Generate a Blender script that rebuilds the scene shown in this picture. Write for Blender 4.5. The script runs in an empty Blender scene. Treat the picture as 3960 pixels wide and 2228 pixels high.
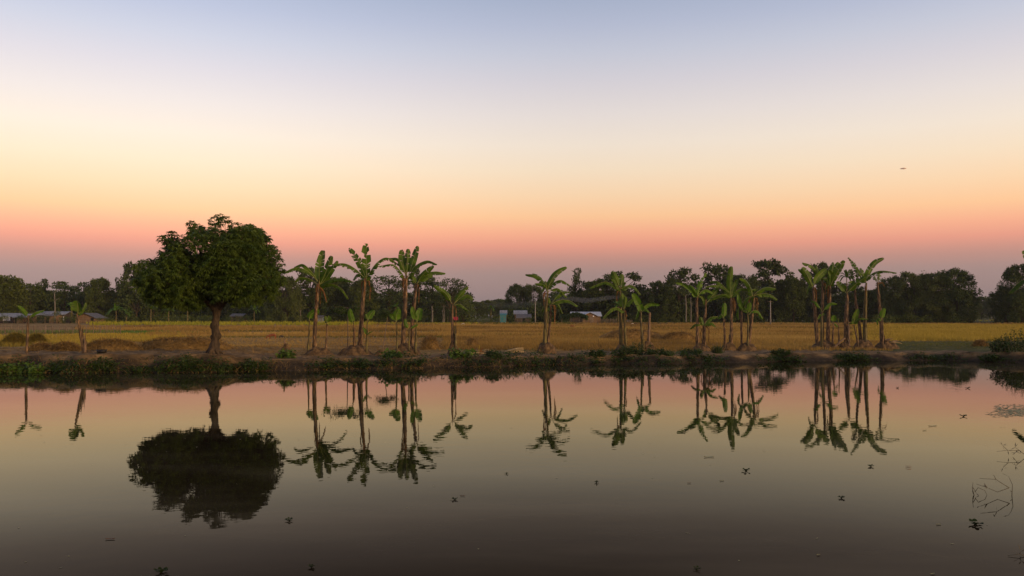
import bpy, math, random
import numpy as np
from mathutils import Vector, noise as mnoise

random.seed(7)
rng = np.random.default_rng(7)
sc = bpy.context.scene
col = sc.collection
R = math.radians

# ------------------------------------------------------------------ camera
CAMZ = 3.2
FPX = 3108.0            # focal length in photo pixels
PITCH = math.atan(105.5 / FPX)
cd = bpy.data.cameras.new('camera')
cam = bpy.data.objects.new('camera', cd)
col.objects.link(cam)
cam.location = (0, 0, CAMZ)
cam.rotation_euler = (R(90) + PITCH, 0, 0)
cd.sensor_width = 36
cd.lens = 36 * FPX / 3960
cd.clip_end = 6000
cd.clip_start = 0.1
sc.camera = cam
CP, SP = math.cos(PITCH), math.sin(PITCH)


def at(fx, fy, Y):
    """world point at depth Y seen at photo position fx, fy"""
    vx, vz = (fx - 1980) / FPX, (1114 - fy) / FPX
    t = Y / (CP - vz * SP)
    return Vector((vx * t, Y, CAMZ + (SP + vz * CP) * t))


def on(fx, fy, h=0.0):
    """world point at height h seen at photo position fx, fy"""
    vx, vz = (fx - 1980) / FPX, (1114 - fy) / FPX
    t = (h - CAMZ) / (SP + vz * CP)
    return Vector((vx * t, t * (CP - vz * SP), h))


K = 3960 / 2575.0       # overview pixels to photo pixels


# ------------------------------------------------------------------ helpers
def tag(o, label=None, cat=None, group=None, kind=None):
    if label: o['label'] = label
    if cat: o['category'] = cat
    if group: o['group'] = group
    if kind: o['kind'] = kind
    return o


def link(name, me, mats, parent=None, loc=(0, 0, 0), rz=0.0, scale=None):
    o = bpy.data.objects.new(name, me)
    col.objects.link(o)
    if mats is not None:
        for m in (mats if isinstance(mats, (list, tuple)) else [mats]):
            me.materials.append(m)
    o.location = loc
    o.rotation_euler = (0, 0, rz)
    if scale is not None: o.scale = scale
    if parent is not None: o.parent = parent
    return o


def empty(name, loc, rz=0.0):
    o = bpy.data.objects.new(name, None)
    col.objects.link(o)
    o.empty_display_size = 0.3
    o.location = loc
    o.rotation_euler = (0, 0, rz)
    return o


class MB:
    """collects arrays of vertices and faces into one mesh"""
    def __init__(s):
        s.v, s.f, s.mi, s.sm, s.n = [], [], [], [], 0

    def add(s, verts, faces, mi=0, smooth=False):
        verts = np.asarray(verts, dtype=np.float64).reshape(-1, 3)
        s.v.append(verts)
        for f in faces:
            s.f.append([i + s.n for i in f])
        s.mi += [mi] * len(faces)
        s.sm += [smooth] * len(faces)
        s.n += len(verts)

    def arr(s, verts, faces, mi=0, smooth=False):
        verts = np.asarray(verts, dtype=np.float64).reshape(-1, 3)
        s.v.append(verts)
        s.f += (np.asarray(faces) + s.n).tolist()
        s.mi += [mi] * len(faces)
        s.sm += [smooth] * len(faces)
        s.n += len(verts)

    def tube(s, pts, rad, n=8, mi=0, cap=True, jit=0.0):
        pts = [Vector(p) for p in pts]
        V, F = [], []
        u = None
        for i, p in enumerate(pts):
            t = (pts[min(i + 1, len(pts) - 1)] - pts[max(i - 1, 0)])
            t = t.normalized() if t.length > 1e-9 else Vector((0, 0, 1))
            if u is None:
                a = Vector((1, 0, 0)) if abs(t.x) < .9 else Vector((0, 1, 0))
                u = t.cross(a).normalized()
            else:
                u = (u - t * u.dot(t))
                u = u.normalized() if u.length > 1e-6 else t.orthogonal().normalized()
            w = t.cross(u)
            r = rad[i] if hasattr(rad, '__len__') else rad
            for k in range(n):
                a = 2 * math.pi * k / n
                rr = r * (1 + random.uniform(-jit, jit))
                V.append(p + u * (rr * math.cos(a)) + w * (rr * math.sin(a)))
        for i in range(len(pts) - 1):
            for k in range(n):
                a, b = i * n + k, i * n + (k + 1) % n
                F.append((a, b, b + n, a + n))
        if cap:
            F.append(tuple(range(n - 1, -1, -1)))
            F.append(tuple((len(pts) - 1) * n + k for k in range(n)))
        s.add([tuple(v) for v in V], F, mi, True)

    def box(s, c, size, mi=0, rz=0.0, taper=1.0):
        x, y, z = size[0] / 2, size[1] / 2, size[2] / 2
        V = []
        for sz in (-1, 1):
            k = taper if sz > 0 else 1.0
            for sx, sy in ((-1, -1), (1, -1), (1, 1), (-1, 1)):
                px, py = sx * x * k, sy * y * k
                V.append((c[0] + px * math.cos(rz) - py * math.sin(rz),
                          c[1] + px * math.sin(rz) + py * math.cos(rz), c[2] + sz * z))
        s.add(V, [(3, 2, 1, 0), (4, 5, 6, 7), (0, 1, 5, 4), (1, 2, 6, 5), (2, 3, 7, 6), (3, 0, 4, 7)], mi)

    def mesh(s, name):
        me = bpy.data.meshes.new(name)
        v = np.concatenate(s.v) if s.v else np.zeros((0, 3))
        me.from_pydata(v.tolist(), [], s.f)
        me.polygons.foreach_set('material_index', s.mi)
        me.polygons.foreach_set('use_smooth', s.sm)
        me.update()
        return me

    def build(s, name, mats, parent=None, loc=(0, 0, 0), rz=0.0):
        return link(name, s.mesh(name), mats, parent, loc, rz)


def spline(pts, n):
    """Catmull-Rom through pts, n samples"""
    P = np.array([list(p) for p in pts], dtype=float)
    if len(P) == 2:
        return [Vector(P[0] + (P[1] - P[0]) * t) for t in np.linspace(0, 1, n)]
    Q = np.vstack([2 * P[0] - P[1], P, 2 * P[-1] - P[-2]])
    out = []
    m = len(P) - 1
    for t in np.linspace(0, m, n):
        i = min(int(t), m - 1)
        u = t - i
        a, b, c, d = Q[i], Q[i + 1], Q[i + 2], Q[i + 3]
        out.append(Vector(.5 * ((2 * b) + (-a + c) * u + (2 * a - 5 * b + 4 * c - d) * u * u + (-a + 3 * b - 3 * c + d) * u ** 3)))
    return out


def unit(a):
    return a / np.maximum(np.linalg.norm(a, axis=-1, keepdims=True), 1e-9)


def leaf_quads(mb, base, d, length, width, mi=0, flat=0.35, droop=0.0):
    """one diamond leaf for each base point, pointing along d"""
    base = np.asarray(base); n = len(base)
    d = unit(np.asarray(d))
    side = unit(np.cross(d, unit(rng.normal(size=(n, 3)) * flat + np.array([0, 0, 1.0]))))
    L = (np.ones(n) * length)[:, None]; W = (np.ones(n) * width)[:, None]
    mid = base + d * L * .5
    tip = base + d * L + np.array([0, 0, -1.0]) * L * droop
    V = np.stack([base, mid - side * W / 2, tip, mid + side * W / 2], 1).reshape(-1, 3)
    F = np.arange(4 * n).reshape(n, 4)
    mb.arr(V, F, mi)


# ------------------------------------------------------------------ materials
def nodes_of(name):
    m = bpy.data.materials.new(name)
    m.use_nodes = True
    nt = m.node_tree
    nt.nodes.clear()
    return m, nt, nt.nodes, nt.links


def mat(name, c1, c2=None, scale=3.0, rough=.8, trans=0.0, stretch=(1, 1, 1), spec=.3, bump=0.0, bscale=None, c3=None, detail=4, coord='Object', metal=0.0):
    m, nt, N, L = nodes_of(name)
    out = N.new('ShaderNodeOutputMaterial')
    p = N.new('ShaderNodeBsdfPrincipled')
    p.inputs['Roughness'].default_value = rough
    p.inputs['Specular IOR Level'].default_value = spec
    p.inputs['Metallic'].default_value = metal
    p.inputs['Base Color'].default_value = (*c1, 1)
    col_out = None
    tc = N.new('ShaderNodeTexCoord')
    mp = N.new('ShaderNodeMapping')
    mp.inputs['Scale'].default_value = stretch
    L.new(tc.outputs[coord], mp.inputs['Vector'])
    if c2 is not None:
        tx = N.new('ShaderNodeTexNoise')
        tx.inputs['Scale'].default_value = scale
        tx.inputs['Detail'].default_value = detail
        tx.inputs['Roughness'].default_value = .6
        L.new(mp.outputs['Vector'], tx.inputs['Vector'])
        rp = N.new('ShaderNodeValToRGB')
        rp.color_ramp.elements[0].position = .34
        rp.color_ramp.elements[0].color = (*c1, 1)
        rp.color_ramp.elements[1].position = .66
        rp.color_ramp.elements[1].color = (*c2, 1)
        if c3 is not None:
            e = rp.color_ramp.elements.new(.5)
            e.color = (*c3, 1)
        L.new(tx.outputs['Fac'], rp.inputs['Fac'])
        L.new(rp.outputs['Color'], p.inputs['Base Color'])
        col_out = rp.outputs['Color']
    if bump:
        bx = N.new('ShaderNodeTexNoise')
        bx.inputs['Scale'].default_value = bscale or scale * 2
        bx.inputs['Detail'].default_value = 6
        L.new(mp.outputs['Vector'], bx.inputs['Vector'])
        b = N.new('ShaderNodeBump')
        b.inputs['Strength'].default_value = 1
        b.inputs['Distance'].default_value = bump
        L.new(bx.outputs['Fac'], b.inputs['Height'])
        L.new(b.outputs['Normal'], p.inputs['Normal'])
    if trans:
        t = N.new('ShaderNodeBsdfTranslucent')
        t.inputs['Color'].default_value = (*c1, 1)
        if col_out: L.new(col_out, t.inputs['Color'])
        mx = N.new('ShaderNodeMixShader')
        mx.inputs['Fac'].default_value = trans
        L.new(p.outputs['BSDF'], mx.inputs[1]); L.new(t.outputs['BSDF'], mx.inputs[2])
        L.new(mx.outputs['Shader'], out.inputs['Surface'])
    else:
        L.new(p.outputs['BSDF'], out.inputs['Surface'])
    return m


M = {}
M['banana_leaf'] = mat('banana_leaf', (.028, .066, .004), (.105, .18, .010), 1.6, .5, .28, spec=.22)
M['banana_young'] = mat('banana_young_leaf', (.055, .13, .008), (.13, .24, .015), 2.0, .5, .32, spec=.22)
M['petiole'] = mat('petiole', (.14, .17, .04), (.22, .22, .06), 3, .5)
M['dry_leaf'] = mat('dry_leaf', (.15, .07, .022), (.3, .16, .055), 4, .8, .3)
M['stem'] = mat('banana_stem', (.025, .017, .009), (.30, .18, .08), 3.2, .6, stretch=(3.5, 3.5, .8), c3=(.1, .06, .028), bump=.02, bscale=6)
M['stem_green'] = mat('green_banana_stem', (.03, .024, .009), (.2, .17, .035), 2.6, .55, stretch=(3.5, 3.5, .7), c3=(.1, .075, .026), bump=.015, bscale=6)
M['stem_dry'] = mat('dry_banana_stem', (.1, .065, .04), (.3, .2, .12), 4, .85, stretch=(4, 4, .6), bump=.02)
M['mango_leaf'] = mat('mango_leaf', (.038, .076, .01), (.125, .18, .026), 1.1, .5, .25, spec=.3)
M['bark'] = mat('bark', (.025, .018, .011), (.09, .062, .036), 3, .9, stretch=(3, 3, .8), bump=.04, bscale=5)
M['pale_bark'] = mat('pale_bark', (.09, .08, .06), (.2, .18, .14), 2, .9, stretch=(3, 3, .5))
M['tree_leaf'] = [
    mat('broadleaf_foliage', (.052, .08, .015), (.125, .15, .028), .35, .6, .25, spec=.15),
    mat('bamboo_foliage', (.065, .092, .02), (.14, .16, .04), .3, .6, .3, spec=.15),
    mat('dark_foliage', (.038, .06, .013), (.088, .118, .025), .35, .6, .2, spec=.15),
    mat('light_foliage', (.065, .09, .013), (.13, .15, .02), .4, .6, .3, spec=.15)]
M['weed'] = mat('weed_leaf', (.016, .04, .005), (.055, .095, .013), 2.0, .5, .3)
M['weed_light'] = mat('broad_weed_leaf', (.06, .13, .015), (.12, .2, .03), 3.0, .5, .35)
M['hay'] = mat('hay', (.17, .105, .03), (.34, .21, .065), 6, .95, bump=.03, bscale=14)
M['straw'] = mat('rice_straw', (.16, .1, .032), (.45, .305, .085), .05, .9, .3, coord='Object', c3=(.32, .2, .05), detail=7, stretch=(1, .7, 1))
M['straw_yellow'] = mat('ripe_rice', (.33, .245, .035), (.48, .35, .055), .2, .9, .35)
M['crop_green'] = mat('green_crop', (.24, .26, .02), (.42, .36, .03), .15, .9, .35)
M['grass'] = mat('short_grass', (.08, .09, .015), (.15, .15, .03), .5, .9, .3)
M['earth'] = mat('earth_clod', (.05, .032, .016), (.2, .125, .055), 3.2, .95, bump=.06, bscale=6, c3=(.1, .063, .03))
M['tin'] = mat('tin_sheet', (.16, .18, .2), (.36, .38, .4), 1.0, .5, stretch=(4, 1, 1), c3=(.24, .25, .27))
M['tin_bright'] = mat('bright_tin_sheet', (.38, .42, .46), (.56, .6, .64), 1.0, .45, stretch=(6, 1, 1))
M['tin_dark'] = mat('weathered_tin', (.07, .07, .07), (.17, .16, .15), 1.0, .6, stretch=(5, 1, 1))
M['mat_wall'] = mat('bamboo_mat_wall', (.12, .072, .036), (.25, .155, .08), 2.5, .9, stretch=(1, 1, 2))
M['dark_wall'] = mat('dark_plank_wall', (.035, .028, .022), (.085, .065, .048), 2.0, .9)
M['doorway_shade'] = mat('painted_doorway_shade', (.012, .01, .008))  # near-black slab colour stands in for the shade inside open doorways
M['turquoise'] = mat('turquoise_sheet', (.03, .17, .19), (.045, .22, .24), 2, .5)
M['white'] = mat('white_sheet', (.8, .8, .8), (.72, .72, .74), 2, .6)
M['wood'] = mat('weathered_wood', (.12, .085, .055), (.25, .19, .13), 3, .9, stretch=(3, 3, .6))
M['concrete'] = mat('concrete_pole', (.22, .2, .17), (.33, .3, .26), 3, .9)
M['black'] = mat('black_plastic', (.012, .012, .012), None, rough=.5)
M['red_cloth'] = mat('red_cloth', (.34, .015, .05), (.45, .03, .08), 3, .9, .2)
M['cow_brown'] = mat('brown_hide', (.2, .06, .025), (.29, .1, .04), 3, .8)
M['cow_dark'] = mat('dark_hide', (.035, .028, .024), (.07, .05, .04), 3, .8)
M['cow_pale'] = mat('pale_hide', (.45, .38, .3), (.6, .52, .42), 3, .8)
M['dry_stalk'] = mat('dry_stalk', (.24, .17, .08), (.42, .32, .16), 4, .9)
M['float_leaf'] = mat('hyacinth_leaf', (.012, .022, .006), (.035, .055, .014), 8, .8, .1, spec=.08)
M['brown_leaf'] = mat('fallen_leaf', (.11, .055, .03), (.18, .1, .055), 8, .7)
M['twig'] = mat('twig', (.08, .07, .05), (.14, .125, .085), 6, .9)
M['scum'] = mat('duckweed', (.26, .25, .11), (.45, .42, .22), 5, .9)
M['wire'] = mat('wire', (.03, .03, .03))
M['cloud'] = mat('cloud', (.85, .64, .5), None, rough=1, spec=0)

# ------------------------------------------------------------------ terrain shape
SH = np.array([(-400, 38), (-60, 43), (-28.7, 44.6), (-17, 45.3), (-10.5, 47.6), (-7, 48.4), (-2, 49.8), (2.7, 51.9), (7.7, 52.8), (14, 54),
               (22, 56.5), (28, 57), (32, 56.5), (34, 54.3), (37, 50), (45, 47), (60, 45), (400, 40)])
HB = np.array([(-400, .95), (-30, .98), (-17.5, .95), (-14.6, .6), (-9, .58), (0, .56), (10, .5), (30, .5), (40, .7), (400, .7)])


def shore(x):
    return np.interp(x, SH[:, 0], SH[:, 1]) + .35 * np.sin(x * 1.1) + .18 * np.sin(x * 2.7 + 1)


def sstep(a, b, x):
    t = np.clip((x - a) / (b - a), 0, 1)
    return t * t * (3 - 2 * t)


def ground_h(x, y):
    x = np.asarray(x, float); y = np.asarray(y, float)
    t = y - shore(x)
    hb = np.interp(x, HB[:, 0], HB[:, 1])
    under = np.maximum(-1.2, t * .55)
    bank = hb * (.25 * sstep(0, .35, t) + .75 * sstep(.15, 1.3, t)) + .02 * t.clip(0, 1)
    field = hb + (.62 - hb) * sstep(6, 26, t) + .38 * sstep(110, 260, y)
    h = np.where(t < 0, under, np.where(t < 1.4, bank, field))
    rough = (.05 * np.sin(x * 1.7 + y * .9) * np.sin(x * .63 - y * 1.3 + 2) + .025 * np.sin(3.1 * x + 1.7 * y) * np.sin(2.3 * y - 1.1 * x)) * sstep(.1, 1.2, t) * (1 - .6 * sstep(10, 30, t))
    near = sstep(5.0, 1.0, y) if False else np.clip((4.0 - y) / 3.0, 0, 1)
    h = h + rough
    return np.where(y < 4, -1.2 + near * 2.6, h)


def gh(x, y):
    return float(ground_h(np.array([x]), np.array([y]))[0])


def build_ground():
    xs = np.concatenate([-np.geomspace(46, 900, 26)[::-1], np.arange(-45, 45.01, .3), np.geomspace(46, 900, 26)])
    ts = np.concatenate([np.array([-58, -52, -50, -48, -46, -44, -42, -40, -36, -30, -20, -10, -4, -2, -1, -.5]), np.arange(-.2, 2.0, .13), np.arange(2.0, 14, .35),
                         np.geomspace(14, 120, 50)[0:], np.geomspace(126, 900, 30)])
    X, T = np.meshgrid(xs, ts)
    Y = shore(X) * np.clip(1 - (T - 60) / 200, 0, 1) + 50 * (1 - np.clip(1 - (T - 60) / 200, 0, 1)) + T
    Z = ground_h(X, Y)
    # small crumbly relief on the bank
    for i in range(X.shape[0]):
        if 0 < ts[i] < 12:
            for j in range(X.shape[1]):
                if abs(X[i, j]) < 46:
                    Z[i, j] += .10 * mnoise.noise(Vector((X[i, j] * 1.3, Y[i, j] * 1.8, 0))) + .06 * mnoise.noise(Vector((X[i, j] * 3.7, Y[i, j] * 4.1, 5)))
    nx, nt_ = len(xs), len(ts)
    V = np.stack([X, Y, Z], -1).reshape(-1, 3)
    idx = np.arange(nx * nt_).reshape(nt_, nx)
    F = np.stack([idx[:-1, :-1], idx[:-1, 1:], idx[1:, 1:], idx[1:, :-1]], -1).reshape(-1, 4)
    mb = MB(); mb.arr(V, F, 0, True)
    me = mb.mesh('ground')
    # zone mask: r = field straw, g = grass, b = wet mud
    Tv = (V[:, 1] - shore(V[:, 0]))
    straw = sstep(4.5, 9, Tv + 1.5 * np.sin(V[:, 0] * .7))
    grass = sstep(23, 27, V[:, 0]) * sstep(3.2, 4.5, Tv) * sstep(84, 80, V[:, 1]) if False else sstep(22, 26, V[:, 0]) * sstep(3.0, 4.5, Tv) * (1 - sstep(78, 82, V[:, 1]))
    grass = np.maximum(grass, sstep(225, 245, V[:, 1]))
    mud = 1 - sstep(.45, 1.25, Tv + .35 * np.sin(V[:, 0] * 1.9) * np.sin(V[:, 0] * .7 + 1))
    ca = me.color_attributes.new('zone', 'FLOAT_COLOR', 'POINT')
    ca.data.foreach_set('color', np.stack([straw, grass, mud, np.ones_like(mud)], -1).reshape(-1).astype(np.float32))
    m, nt, N, L = nodes_of('ground_soil')
    out = N.new('ShaderNodeOutputMaterial'); p = N.new('ShaderNodeBsdfPrincipled')
    p.inputs['Roughness'].default_value = .95; p.inputs['Specular IOR Level'].default_value = .15
    tc = N.new('ShaderNodeTexCoord'); at_ = N.new('ShaderNodeAttribute'); at_.attribute_name = 'zone'
    sp = N.new('ShaderNodeSeparateColor'); L.new(at_.outputs['Color'], sp.inputs['Color'])

    def two(c1, c2, scale, st=(1, 1, 1)):
        mp = N.new('ShaderNodeMapping'); mp.inputs['Scale'].default_value = st
        L.new(tc.outputs['Object'], mp.inputs['Vector'])
        t = N.new('ShaderNodeTexNoise'); t.inputs['Scale'].default_value = scale; t.inputs['Detail'].default_value = 8; t.inputs['Roughness'].default_value = .65
        L.new(mp.outputs['Vector'], t.inputs['Vector'])
        r = N.new('ShaderNodeValToRGB')
        r.color_ramp.elements[0].position = .36; r.color_ramp.elements[1].position = .66
        r.color_ramp.elements[0].color = (*c1, 1); r.color_ramp.elements[1].color = (*c2, 1)
        L.new(t.outputs['Fac'], r.inputs['Fac'])
        return r.outputs['Color']

    def mix(fac, a, b):
        x = N.new('ShaderNodeMix'); x.data_type = 'RGBA'
        L.new(fac, x.inputs['Factor']); L.new(a, x.inputs['A']); L.new(b, x.inputs['B'])
        return x.outputs['Result']
    dirt = two((.07, .047, .023), (.31, .205, .095), 1.3, (.7, 1.4, 1))
    st = two((.17, .1, .028), (.38, .24, .07), .35)
    gr = two((.06, .068, .016), (.12, .11, .03), .6)
    md = two((.025, .02, .013), (.06, .045, .028), 2.0)
    c = mix(sp.outputs['Red'], dirt, st)
    c = mix(sp.outputs['Green'], c, gr)
    c = mix(sp.outputs['Blue'], c, md)
    L.new(c, p.inputs['Base Color'])
    bn = N.new('ShaderNodeTexNoise'); bn.inputs['Scale'].default_value = 5; bn.inputs['Detail'].default_value = 8
    L.new(tc.outputs['Object'], bn.inputs['Vector'])
    b = N.new('ShaderNodeBump'); b.inputs['Distance'].default_value = .08
    L.new(bn.outputs['Fac'], b.inputs['Height']); L.new(b.outputs['Normal'], p.inputs['Normal'])
    L.new(p.outputs['BSDF'], out.inputs['Surface'])
    o = link('ground', me, m)
    tag(o, kind='structure')


build_ground()


# ------------------------------------------------------------------ water
def build_water():
    xs = np.concatenate([-np.geomspace(60, 420, 8)[::-1], np.arange(-56, 56.1, 4), np.geomspace(60, 420, 8)])
    ys = np.concatenate([np.arange(0, 70, 4.0)])
    X, Y = np.meshgrid(xs, ys)
    idx = np.arange(X.size).reshape(X.shape)
    F = np.stack([idx[:-1, :-1], idx[:-1, 1:], idx[1:, 1:], idx[1:, :-1]], -1).reshape(-1, 4)
    mb = MB(); mb.arr(np.stack([X, Y, X * 0], -1).reshape(-1, 3), F, 0, True)
    m, nt, N, L = nodes_of('pond_water')
    out = N.new('ShaderNodeOutputMaterial')
    tc = N.new('ShaderNodeTexCoord')

    def noise(scale, detail, st=(1, 1, 1)):
        mp = N.new('ShaderNodeMapping'); mp.inputs['Scale'].default_value = st
        L.new(tc.outputs['Object'], mp.inputs['Vector'])
        t = N.new('ShaderNodeTexNoise'); t.inputs['Scale'].default_value = scale; t.inputs['Detail'].default_value = detail
        L.new(mp.outputs['Vector'], t.inputs['Vector'])
        return t.outputs['Fac']
    # ripples, stronger in patches where the breeze touches
    rip = noise(2.6, 2.0, (.8, 1.0, 1))
    patch = noise(.09, 2.0)
    mr = N.new('ShaderNodeMapRange'); mr.inputs['From Min'].default_value = .38; mr.inputs['From Max'].default_value = .66
    mr.inputs['To Min'].default_value = .25; mr.inputs['To Max'].default_value = 1.0
    L.new(patch, mr.inputs['Value'])
    mu = N.new('ShaderNodeMath'); mu.operation = 'MULTIPLY'
    L.new(rip, mu.inputs[0]); L.new(mr.outputs['Result'], mu.inputs[1])
    b = N.new('ShaderNodeBump'); b.inputs['Strength'].default_value = 1; b.inputs['Distance'].default_value = .0025
    L.new(mu.outputs[0], b.inputs['Height'])
    # turbid body with a faint film drifting in streaks
    film = noise(.22, 6, (.35, 1.3, 1))
    rp = N.new('ShaderNodeValToRGB')
    rp.color_ramp.elements[0].position = .42; rp.color_ramp.elements[0].color = (.017, .012, .006, 1)
    rp.color_ramp.elements[1].position = .5; rp.color_ramp.elements[1].color = (.026, .02, .01, 1)
    e_ = rp.color_ramp.elements.new(.66); e_.color = (.075, .062, .036, 1)
    L.new(film, rp.inputs['Fac'])
    df = N.new('ShaderNodeBsdfDiffuse'); L.new(rp.outputs['Color'], df.inputs['Color'])
    gl = N.new('ShaderNodeBsdfGlossy'); gl.inputs['Color'].default_value = (.93, .91, .80, 1)
    # reflection dimmed and browned toward the viewer: vignette painted into the gloss colour
    lw = N.new('ShaderNodeLayerWeight'); lw.inputs['Blend'].default_value = .5
    tr = N.new('ShaderNodeValToRGB'); te = tr.color_ramp.elements
    te[0].position = .68; te[0].color = (.17, .115, .075, 1); te[1].position = .96; te[1].color = (.88, .94, .88, 1)
    for p_, c_ in ((.76, (.36, .32, .27)), (.83, (.66, .68, .62)), (.885, (.82, .95, .87))):
        e_ = te.new(p_); e_.color = (*c_, 1)
    L.new(lw.outputs['Facing'], tr.inputs['Fac']); L.new(tr.outputs['Color'], gl.inputs['Color'])
    fr2 = N.new('ShaderNodeMapRange'); fr2.inputs['From Min'].default_value = .4; fr2.inputs['From Max'].default_value = .7
    fr2.inputs['To Min'].default_value = .0; fr2.inputs['To Max'].default_value = .02
    L.new(film, fr2.inputs['Value']); L.new(fr2.outputs['Result'], gl.inputs['Roughness'])
    L.new(b.outputs['Normal'], gl.inputs['Normal'])
    fr = N.new('ShaderNodeFresnel'); fr.inputs['IOR'].default_value = 1.25
    L.new(b.outputs['Normal'], fr.inputs['Normal'])
    mx = N.new('ShaderNodeMixShader')
    L.new(fr.outputs['Fac'], mx.inputs['Fac']); L.new(df.outputs['BSDF'], mx.inputs[1]); L.new(gl.outputs['BSDF'], mx.inputs[2])
    L.new(mx.outputs['Shader'], out.inputs['Surface'])
    tag(mb.build('water', m), kind='structure')


build_water()

# ------------------------------------------------------------------ banana plants
FR = {'A': (1080, 930, 3.15), 'B': (1460, 930, 3.15), 'C': (2000, 1010, 3.716), 'D': (2260, 1010, 3.716), 'E': (2580, 1010, 3.716),
      'F': (3060, 970, 3.623), 'G': (0, 1080, 3.622), 'H': (3460, 970, 2.734), 'Z': (0, 780, 2.07)}


def fp(fr, x, y):
    ox, oy, s = FR[fr]
    return ox + x / s, oy + y / s


def banana_leaf(root, base, pts, W, kind, young, dy):
    P = spline(pts, 28)
    P = [p - base for p in P]
    mb = MB()
    L = sum((P[i + 1] - P[i]).length for i in range(len(P) - 1))
    Wm = W
    down = Vector((0, 0, -1)); away = Vector((0, 1, 0)) * random.choice((1, 1, -1))
    if kind in 'dtb': D0, f0, f1 = down + away * random.uniform(-.25, .25), .75, 1.15
    elif kind == 'm': D0, f0, f1 = down * .7 + away * .8, .3, .65
    else: D0, f0, f1 = away + down * random.uniform(0, .3), .12, .35
    tear = {'d': .42, 't': .66, 'b': .55, 'm': .2, 'f': .15, 'g': .42}[kind]
    gapf = {'d': .18, 't': .34, 'b': .3, 'm': .1, 'f': .1, 'g': .3}[kind]
    n = len(P)
    s0 = 3 if len(pts) > 2 else 2
    T = [(P[min(i + 1, n - 1)] - P[max(i - 1, 0)]).normalized() for i in range(n)]

    def frame(i):
        t = T[i]
        d = (D0 - t * D0.dot(t))
        d = d.normalized() if d.length > 1e-4 else t.orthogonal().normalized()
        return t, d, t.cross(d).normalized()

    def pos(u):
        u = max(0, min(n - 1.001, u)); i = int(u); a = u - i
        return P[i].lerp(P[i + 1], a), min(n - 1, int(round(u)))
    for sgn in (-1, 1):
        i = s0
        asym = random.uniform(.85, 1.1)
        while i < n - 1:
            j = i + 1
            while j < n - 1 and random.random() > tear: j += 1
            torn = (j < n - 1)
            dth = random.gauss(0, .2 if kind in 'tgb' else .1)
            lf = random.uniform(.72, 1.05) if kind in 'tgb' else random.uniform(.93, 1.03)
            if kind == 'g' and random.random() < .16: lf *= .45
            mid = (i + j) / 2
            V, Fc = [], []
            for k in range(i, j + 1):
                for c in (0, .35, .7, 1.0):
                    u = mid + (k - mid) * (1 - gapf * c * (1 if (torn or i > s0) else 0))
                    s = (u - s0) / (n - 1 - s0)
                    w = Wm * asym * min(1, (max(s, 0) / .16)) ** .65 * (max(0, 1 - s ** 4.2)) ** .55 * lf
                    u2 = u + c * .9           # ribs lean to the tip
                    p, q = pos(u2)
                    t, d, sd = frame(q)
                    th = f0 + (f1 - f0) * c + dth * c
                    wav = .03 * Wm * math.sin(k * 1.9 + sgn)
                    V.append(tuple(p + sd * (sgn * w * c * math.cos(th)) + d * (w * c * math.sin(th) + wav * c)))
            m = j - i
            for k in range(m):
                for c in range(3):
                    a = k * 4 + c
                    Fc.append((a, a + 1, a + 5, a + 4))
            mb.add(V, Fc, 0, True)
            i = j
    rr = [max(.012, Wm * .10 * (1 - .8 * k / (n - 1))) for k in range(n)]
    mb.tube(P, rr, 5, 1)
    if kind == 'b':
        return mb.build('dry_leaf', [M['dry_leaf'], M['dry_leaf']], root)
    return mb.build('leaf', [M['banana_young'] if young else M['banana_leaf'], M['petiole']], root)


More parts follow.
